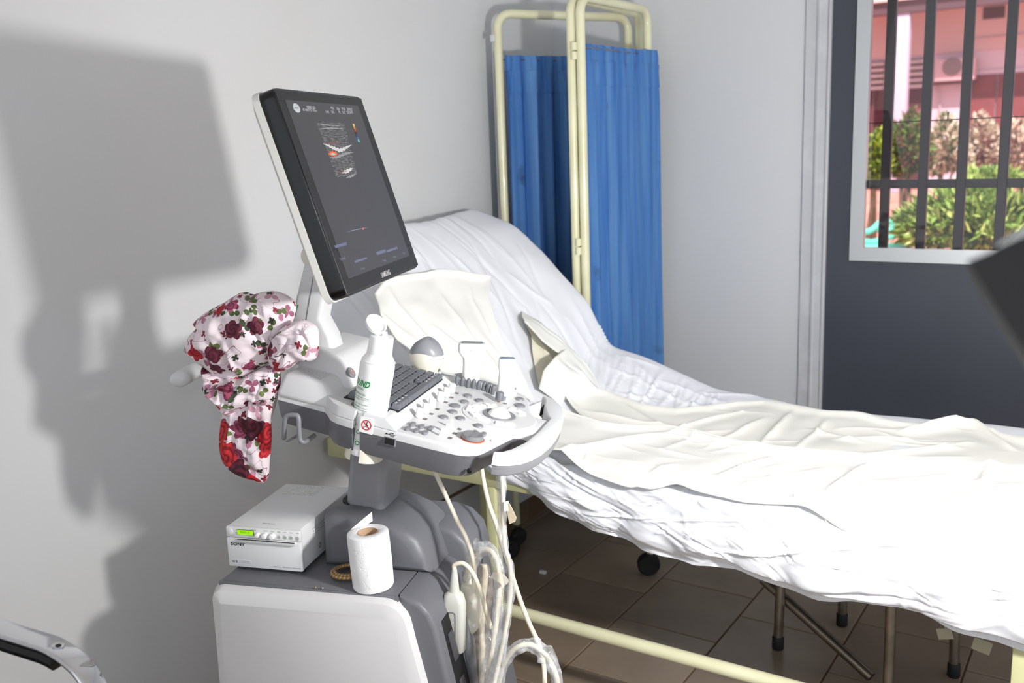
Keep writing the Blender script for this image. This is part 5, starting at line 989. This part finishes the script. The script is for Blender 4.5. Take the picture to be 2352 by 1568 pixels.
# ================================================================== CABLES AND SHEATHS
PLS = bpy.data.materials.new('clear_plastic_sheath'); PLS.use_nodes = True; nt = PLS.node_tree; nt.nodes.clear()
out = nt.nodes.new('ShaderNodeOutputMaterial'); mx = nt.nodes.new('ShaderNodeMixShader'); tr = nt.nodes.new('ShaderNodeBsdfTransparent'); mx2 = nt.nodes.new('ShaderNodeMixShader'); df = nt.nodes.new('ShaderNodeBsdfDiffuse'); gl = nt.nodes.new('ShaderNodeBsdfGlossy')
tr.inputs[0].default_value = (.97, .97, .97, 1); df.inputs[0].default_value = (.82, .83, .85, 1); gl.inputs['Roughness'].default_value = .18; mx2.inputs[0].default_value = .22; tc = nt.nodes.new('ShaderNodeTexCoord'); no = nt.nodes.new('ShaderNodeTexNoise'); no.inputs['Scale'].default_value = 70; no.inputs['Detail'].default_value = 5; mr = nt.nodes.new('ShaderNodeMapRange'); mr.inputs[1].default_value = .35; mr.inputs[2].default_value = .7; mr.inputs[3].default_value = .14; mr.inputs[4].default_value = .50
bm_ = nt.nodes.new('ShaderNodeBump'); bm_.inputs['Strength'].default_value = .6; bm_.inputs['Distance'].default_value = .002
L_ = nt.links.new; L_(tc.outputs['Object'], no.inputs['Vector']); L_(no.outputs['Fac'], mr.inputs[0]); L_(mr.outputs[0], mx.inputs[0]); L_(tr.outputs[0], mx.inputs[1]); L_(df.outputs[0], mx2.inputs[1]); L_(gl.outputs[0], mx2.inputs[2]); L_(mx2.outputs[0], mx.inputs[2]); L_(mx.outputs[0], out.inputs[0]); L_(no.outputs['Fac'], bm_.inputs['Height']); L_(bm_.outputs[0], df.inputs['Normal']); L_(bm_.outputs[0], gl.inputs['Normal'])
PLB = PLS.copy(); PLB.name = 'tan_plastic_sheath'
for n in PLB.node_tree.nodes:
    if n.type == 'BSDF_DIFFUSE': n.inputs[0].default_value = (*lin((196, 178, 162)), 1)
def pix(L, D=None): return [atd(*(q if len(q) == 3 else (*q, D))) for q in L]
def sheath(path, r, seed, nseg=22):
    P_ = spline(path, 10); n = len(P_); T_ = np.gradient(P_, axis=0); T_ /= np.linalg.norm(T_, axis=1)[:, None]; a = nz(np.cross(T_[0], [.3, 1, .2])); V = []
    r = np.interp(np.linspace(0, 1, n), np.linspace(0, 1, len(r)), r) if not np.isscalar(r) else np.full(n, r)
    for i in range(n):
        a = nz(a - T_[i] * (a @ T_[i])); b_ = np.cross(T_[i], a); th = np.linspace(0, 2 * PI, nseg + 1)[:-1]
        rr = r[i] * (1 + .34 * vnoise(th * 1.3 + 3 * np.cos(th), np.full(nseg, i * .16), seed) * 2 + .14 * np.sin(3 * th + i * .21 + seed))
        V.append(P_[i] + rr[:, None] * (np.cos(th)[:, None] * a + .62 * np.sin(th)[:, None] * b_))
    return MB().grid(np.array(V), closed=True)
def cable_thing(name, label, path, r, base, cat='cable'):
    t = thing(name, label, cat, base); MB().tube(spline(path, 8), r, 10).build('cable', CABLE, t); return t
pa = pix([(996, 1070, 1.80), (1003, 1092, 1.80), (1025, 1140, 1.80), (1050, 1195, 1.79), (1072, 1238, 1.77), (1088, 1290, 1.76), (1090, 1360, 1.78)])
cable_thing('volume_probe_cable', 'ivory cable slanting from the console underside to the cart shoulder', pa, .0042, pa[-1])
pb = pix([(1106, 1075, 1.92), (1112, 1110, 1.92), (1124, 1160, 1.91), (1140, 1205, 1.90), (1158, 1265, 1.88), (1176, 1320, 1.86), (1195, 1378, 1.83), (1215, 1430, 1.80), (1238, 1480, 1.77), (1248, 1520, 1.76), (1251, 1575, 1.75), (1245, 1660, 1.75), (1180, 1750, 1.76)])
cable_thing('long_probe_cable', 'long ivory cable running behind the plastic sheath down to the floor side', pb, .0046, pb[-1])
# main sheathed cable hanging from the handle
p1 = [(1148, 1070, 1.70), (1151, 1110, 1.70), (1152, 1160, 1.70), (1154, 1215, 1.70), (1158, 1260, 1.70), (1168, 1300, 1.70), (1170, 1350, 1.70), (1165, 1405, 1.70), (1155, 1460, 1.70), (1143, 1520, 1.70), (1128, 1590, 1.70), (1115, 1660, 1.71)]
t = thing('sheathed_probe_cable', 'cable in clear crinkled plastic hanging straight down from the console handle', 'cable', pix([(1115, 1660, 1.71)])[0])
sheath(pix(p1), [.0095, .0100, .0105, .0095, .0125, .0110, .0105, .0115, .0130, .0135, .0140], 3).build('plastic_sheath', PLS, t, 60)
MB().tube(spline(pix([(x + 3, y, D) for x, y, D in p1]), 8), .0040, 10).build('cable', CABLE, t)
TAPE = mat('masking_tape', (222, 214, 196), .7)
q = pix([(1161, 1153, 1.69), (1170, 1153, 1.685), (1169, 1175, 1.685), (1160, 1175, 1.69)]); 
tg_ = MB(); bas = pix([(1160, 1155, 1.688), (1170, 1157, 1.684), (1178, 1172, 1.682), (1186, 1190, 1.680), (1183, 1198, 1.682), (1170, 1203, 1.686), (1165, 1180, 1.688)])
off = BASIS.T @ np.array([0, .002, 0]); tg_.loft([bas, [b_ + off for b_ in bas]]).build('tape_flag', mat('soiled_tape', (206, 192, 166), .75), t, 0)
tg_ = MB(); bas = pix([(1158, 1152, 1.686), (1168, 1151, 1.686), (1168, 1173, 1.685), (1158, 1174, 1.685)]); tg_.loft([bas, [b_ + off for b_ in bas]]).build('tape_flag', TAPE, t, 0)
# looped sheathed cable over the hanging probes
p2 = [(1068, 1330, 1.80), (1078, 1300, 1.79), (1093, 1272, 1.78), (1110, 1260, 1.77), (1128, 1266, 1.76), (1140, 1285, 1.755), (1146, 1315, 1.75), (1146, 1350, 1.75), (1144, 1390, 1.75), (1140, 1430, 1.75), (1132, 1480, 1.75), (1122, 1540, 1.75), (1112, 1600, 1.76), (1108, 1680, 1.77)]
t = thing('looped_sheathed_cable', 'cable in clear plastic looping over the hanging probes', 'cable', pix([(1108, 1680, 1.77)])[0])
sheath(pix(p2), [.0110, .0130, .0125, .0105, .0100, .0095, .0095, .0100, .0105, .011, .012, .012], 8).build('plastic_sheath', PLS, t, 60)
MB().tube(spline(pix(p2), 8), .0048, 10).build('cable', CABLE, t)
sheath(pix([(1092, 1275, 1.77), (1096, 1258, 1.768), (1099, 1240, 1.766)]), [.0085, .0098, .0100], 5).build('sheath_tip', PLS, t, 60)
bas = pix([(1127, 1326, 1.735), (1132, 1313, 1.735), (1156, 1318, 1.732), (1170, 1335, 1.73), (1154, 1350, 1.73), (1150, 1340, 1.732)]); MB().loft([bas, [b_ + off for b_ in bas]]).build('tape_flag', TAPE, t, 0)
p3 = [(1112, 1296, 1.82), (1114, 1330, 1.82), (1109, 1370, 1.82), (1108, 1410, 1.82), (1106, 1450, 1.82), (1108, 1490, 1.81), (1106, 1540, 1.81), (1108, 1600, 1.81), (1112, 1680, 1.81)]
t = thing('tan_plastic_bundle', 'tan plastic bag bundle hanging between cart and clear sheaths', 'plastic sheath', pix([(1112, 1680, 1.81)])[0])
sheath(pix(p3), [.012, .018, .019, .020, .024, .030, .024, .028, .030], 12).build('plastic_sheath', PLB, t, 60); MB().tube(spline(pix(p3), 8), .006, 10).build('cable', CABLE, t)
p4 = [(1140, 1600, 1.72), (1150, 1545, 1.72), (1168, 1505, 1.71), (1192, 1484, 1.70), (1218, 1480, 1.70), (1240, 1492, 1.70), (1258, 1510, 1.70), (1272, 1535, 1.70), (1280, 1565, 1.70), (1284, 1640, 1.71)]
t = thing('low_cable_loop', 'low loop of cable in loose clear plastic near the floor bar', 'cable', pix([(1284, 1640, 1.71)])[0])
sheath(pix(p4), [.012, .012, .010, .010, .013, .017, .012, .011, .010], 17).build('plastic_sheath', PLS, t, 60); MB().tube(spline(pix(p4), 8), .0045, 10).build('cable', CABLE, t)

# ================================================================== FLORAL GARMENT
FM = bpy.data.materials.new('floral_print_cotton'); FM.use_nodes = True; nt = FM.node_tree; b = nt.nodes['Principled BSDF']; b.inputs['Roughness'].default_value = .75; L_ = nt.links.new
uvn = nt.nodes.new('ShaderNodeUVMap')
def math_(op, a, c=None, d=None):
    n = nt.nodes.new('ShaderNodeMath'); n.operation = op
    for i, x in enumerate((a, c, d)):
        if x is None: continue
        if isinstance(x, (int, float)): n.inputs[i].default_value = x
        else: L_(x, n.inputs[i])
    return n.outputs[0]
def motif(scale, off, rad, petals, depth, seedrot, thr, jitter=1.0, hole=None, elong=0):
    mp = nt.nodes.new('ShaderNodeMapping'); mp.inputs['Location'].default_value = (*off, 0); mp.inputs['Scale'].default_value = (scale,) * 3; L_(uvn.outputs[0], mp.inputs[0])
    wn = nt.nodes.new('ShaderNodeTexNoise'); wn.inputs['Scale'].default_value = 3.5; wn.inputs['Detail'].default_value = 2; L_(mp.outputs[0], wn.inputs['Vector'])
    mxn = nt.nodes.new('ShaderNodeMixRGB'); mxn.blend_type = 'LINEAR_LIGHT'; mxn.inputs[0].default_value = .05; L_(mp.outputs[0], mxn.inputs[1]); L_(wn.outputs['Color'], mxn.inputs[2])
    vo = nt.nodes.new('ShaderNodeTexVoronoi'); vo.voronoi_dimensions = '2D'; vo.inputs['Scale'].default_value = 1; vo.inputs['Randomness'].default_value = jitter; L_(mxn.outputs[0], vo.inputs['Vector'])
    sb = nt.nodes.new('ShaderNodeVectorMath'); sb.operation = 'SUBTRACT'; L_(mxn.outputs[0], sb.inputs[0]); L_(vo.outputs['Position'], sb.inputs[1]); sp = nt.nodes.new('ShaderNodeSeparateXYZ'); L_(sb.outputs[0], sp.inputs[0])
    sc_ = nt.nodes.new('ShaderNodeSeparateColor'); L_(vo.outputs['Color'], sc_.inputs[0])
    ang = math_('ADD', math_('ARCTAN2', sp.outputs[1], sp.outputs[0]), math_('MULTIPLY', sc_.outputs[0], seedrot)); r = vo.outputs['Distance']
    edge = math_('MULTIPLY', math_('ADD', 1 - depth, math_('MULTIPLY', math_('ABSOLUTE', math_('COSINE', math_('MULTIPLY', ang, petals / 2))), depth)), rad)
    mask = math_('MULTIPLY', math_('LESS_THAN', r, edge), math_('GREATER_THAN', sc_.outputs[1], thr))
    return mask, sc_.outputs[2], math_('DIVIDE', r, rad), ang
def ramp(fac, cols):
    n = nt.nodes.new('ShaderNodeValToRGB'); n.color_ramp.interpolation = 'CONSTANT'; e = n.color_ramp.elements
    while len(e) < len(cols): e.new(.5)
    for i, (p, c) in enumerate(cols): e[i].position = p; e[i].color = (*lin(c), 1)
    L_(fac, n.inputs[0]); return n.outputs[0]
def over(base, mask, col):
    n = nt.nodes.new('ShaderNodeMixRGB'); L_(mask, n.inputs[0]); L_(base, n.inputs[1])
    if isinstance(col, tuple): n.inputs[2].default_value = (*lin(col), 1)
    else: L_(col, n.inputs[2])
    return n.outputs[0]
rgbn = nt.nodes.new('ShaderNodeRGB'); rgbn.outputs[0].default_value = (*lin((224, 211, 216)), 1); base = rgbn.outputs[0]
# fine vine curls
wn = nt.nodes.new('ShaderNodeTexNoise'); wn.inputs['Scale'].default_value = 26; wn.inputs['Detail'].default_value = 1; L_(uvn.outputs[0], wn.inputs['Vector']); v_ = math_('LESS_THAN', math_('ABSOLUTE', math_('SUBTRACT', wn.outputs['Fac'], .42)), .0055); base = over(base, v_, (150, 104, 120))
mk, cr, rr_, an_ = motif(27, (.3, .1), .44, 3, .93, 6.3, .52); base = over(base, mk, ramp(cr, [(0, (168, 112, 134)), (.5, (186, 140, 156)), (.75, (150, 88, 112))]))
mk, cr, rr_, an_ = motif(31, (1.7, .6), .36, 2, .96, 6.3, .62); base = over(base, mk, ramp(cr, [(0, (78, 96, 50)), (.4, (52, 68, 38)), (.75, (104, 118, 62))]))
mk, cr, rr_, an_ = motif(46, (2.2, 3.1), .34, 4, .6, 6.3, .74); base = over(base, mk, ramp(cr, [(0, (40, 48, 34)), (.5, (120, 30, 46))]))
mk, cr, rr_, an_ = motif(21, (.55, 1.3), .38, 5, .30, 6.3, .60); swirl = math_('SINE', math_('ADD', math_('MULTIPLY', rr_, 13), math_('MULTIPLY', an_, 2)))
fc1 = ramp(cr, [(0, (176, 26, 40)), (.34, (104, 28, 52)), (.62, (150, 66, 94)), (.82, (200, 36, 44))]); fc2 = ramp(cr, [(0, (126, 14, 30)), (.34, (66, 18, 36)), (.62, (112, 40, 68)), (.82, (150, 20, 34))])
fcol = over(fc1, math_('GREATER_THAN', swirl, .25), fc2); base = over(base, mk, fcol)
# denser large roses towards the hanging sleeve (lower part of the cloth)
spu = nt.nodes.new('ShaderNodeSeparateXYZ'); L_(uvn.outputs[0], spu.inputs[0])
mk, cr, rr_, an_ = motif(17, (.15, .45), .50, 7, .22, 6.3, .12); low = math_('LESS_THAN', spu.outputs[1], math_('ADD', .898, math_('MULTIPLY', math_('SUBTRACT', wn.outputs['Fac'], .5), .03))); low2 = math_('GREATER_THAN', spu.outputs[1], .772)
swirl = math_('SINE', math_('ADD', math_('MULTIPLY', rr_, 15), math_('MULTIPLY', an_, 2))); fc1 = ramp(cr, [(0, (184, 26, 36)), (.42, (92, 22, 44)), (.8, (196, 40, 44))]); fc2 = ramp(cr, [(0, (124, 12, 26)), (.42, (56, 14, 30)), (.8, (136, 20, 30))])
base = over(base, math_('MULTIPLY', math_('MULTIPLY', mk, low), low2), over(fc1, math_('GREATER_THAN', swirl, .2), fc2)); L_(base, b.inputs['Base Color'])
bn_ = nt.nodes.new('ShaderNodeTexNoise'); bn_.inputs['Scale'].default_value = 500; L_(uvn.outputs[0], bn_.inputs['Vector']); bb_ = nt.nodes.new('ShaderNodeBump'); bb_.inputs['Strength'].default_value = .15; bb_.inputs['Distance'].default_value = .001; L_(bn_.outputs['Fac'], bb_.inputs['Height']); L_(bb_.outputs[0], b.inputs['Normal'])
gt = thing('floral_garment', 'white garment printed with red and maroon flowers slung over the rear grip', 'garment', (-.985, 1.50, .78), 'cart')
def puff(name, poly, v, depth, folds, seed, uvoff=(0, 0), back=.6, pw=.5, rings=34, seg=150, noise=.006):
    Pp = np.array([luv(px, py, 1, v)[[0, 2]] for px, py in poly]); c = Pp.mean(0); Pc = np.vstack([Pp, Pp[:1]])
    sm = spline(Pc, 8)[:-1, :2] if Pc.shape[1] == 2 else Pc
    a = np.arctan2(sm[:, 1] - c[1], sm[:, 0] - c[0]); r = np.hypot(sm[:, 0] - c[0], sm[:, 1] - c[1]); o = np.argsort(a); a, r = a[o], r[o]; th = np.linspace(-PI, PI, seg, endpoint=False); R_ = np.interp(th, np.r_[a - 2 * PI, a, a + 2 * PI], np.r_[r, r, r])
    V, UVs = [], []
    for side, rho in [(1, x) for x in np.linspace(.02, 1, rings)] + [(-1, x) for x in np.linspace(.98, .02, rings // 2)]:
        x = c[0] + rho * R_ * np.cos(th); z = c[1] + rho * R_ * np.sin(th); h_ = depth * (1 - rho ** 2.6) ** pw if side > 0 else -depth * back * (1 - rho ** 2.6) ** pw
        d = np.zeros(seg) + h_
        if side > 0:
            px_ = np.array([x, z]); fo = creases(x, z, [(q0[0], q0[2], q1[0], q1[2], am, wd) for q0, q1, am, wd in folds]) + noise * 2 * vnoise(x * 40, z * 40, seed) + noise * vnoise(x * 90, z * 90, seed + 1); d = d + fo * sstep(1.0, .80, rho)
        V.append(np.stack([x, v - d, z], 1)); UVs.append(np.stack([x + uvoff[0] + .9 * np.cos(th) * (depth - np.abs(d)), z + uvoff[1] + .9 * np.sin(th) * (depth - np.abs(d))], 1))
    V = np.array(V); UVs = np.array(UVs)
    return MB().grid(V, closed=True).build(name, FM, gt, 180, uv=UVs.reshape(-1, 2))
def fo(L, v): return [(luv(*p, 1, v), luv(*q, 1, v), am, wd) for p, q, am, wd in L]
vb = 1.455
puff('bundle', [(428, 806), (440, 770), (460, 748), (452, 738), (482, 712), (520, 692), (545, 676), (562, 670), (582, 676), (604, 670), (632, 668), (662, 680), (679, 702), (672, 735), (655, 765), (640, 800), (625, 830), (600, 845), (582, 858), (565, 870), (530, 870), (500, 858), (478, 842), (455, 826)], vb, .052,
     fo([((600, 672), (585, 760), .014, .006), ((625, 670), (640, 720), .012, .005), ((560, 800), (575, 860), .016, .006), ((500, 850), (560, 868), .010, .005), ((540, 770), (560, 860), -.012, .006), ((455, 830), (540, 790), .006, .008), ((470, 740), (440, 800), .005, .006), ((600, 730), (630, 790), -.014, .006), ((585, 690), (625, 700), .008, .005), ((610, 700), (628, 760), .014, .005), ((640, 690), (660, 740), .010, .004)], vb), 5)
vc = 1.452
puff('crumpled_hem', [(468, 838), (500, 846), (560, 860), (610, 840), (640, 850), (642, 890), (630, 925), (600, 925), (560, 935), (545, 945), (528, 953), (508, 928), (488, 905), (470, 890), (478, 865)], vc, .040,
     fo([((480, 860), (590, 850), .014, .004), ((500, 880), (600, 870), .016, .005), ((490, 890), (560, 930), .014, .005), ((540, 870), (530, 950), -.014, .004), ((590, 850), (560, 930), .014, .005), ((620, 850), (600, 920), -.012, .004), ((560, 890), (620, 860), .016, .004), ((510, 850), (560, 880), -.012, .004)], vc), 9, (.05, .02), noise=.010)
vt = 1.458
puff('hanging_sleeve', [(548, 890), (585, 872), (622, 868), (638, 890), (632, 930), (622, 965), (622, 1010), (618, 1060), (612, 1106), (585, 1102), (560, 1095), (535, 1082), (514, 1058), (507, 1015), (512, 960), (526, 920)], vt, .020,
     fo([((585, 880), (590, 1010), .010, .005), ((550, 900), (530, 1040), .008, .006), ((610, 900), (606, 1060), -.007, .004), ((575, 1030), (576, 1100), .004, .002), ((520, 990), (530, 1060), .006, .006)], vt), 13, (.0, .0), pw=.35)
vk = 1.435
puff('knotted_sleeve', [(618, 800), (632, 770), (655, 748), (690, 734), (716, 742), (730, 758), (731, 800), (722, 826), (690, 828), (664, 846), (640, 852), (622, 832)], vk, .030,
     fo([((630, 780), (690, 740), .014, .006), ((625, 820), (700, 790), .016, .006), ((700, 740), (725, 800), -.012, .005), ((640, 840), (715, 825), .012, .005), ((650, 760), (720, 755), .010, .004), ((680, 770), (650, 840), -.014, .005)], vk), 17, (.11, .04))
q = luv(706, 762, 1, 1.408); MB().lathe([(.0, -.001), (.0046, 0), (.0052, .0015), (.004, .0026), (.0, .0022)], 20, q, (.1, -1, .1)).build('button', WHITE2, gt)
gq = [luv(*p, 1, 1.50) for p in ((660, 735), (682, 700), (676, 725), (666, 740), (650, 742))]; MB().loft([gq, [p + np.array([0, .006, 0]) for p in gq]]).build('green_lining', mat('green_cloth', (10, 100, 60), .7), gt, 0)
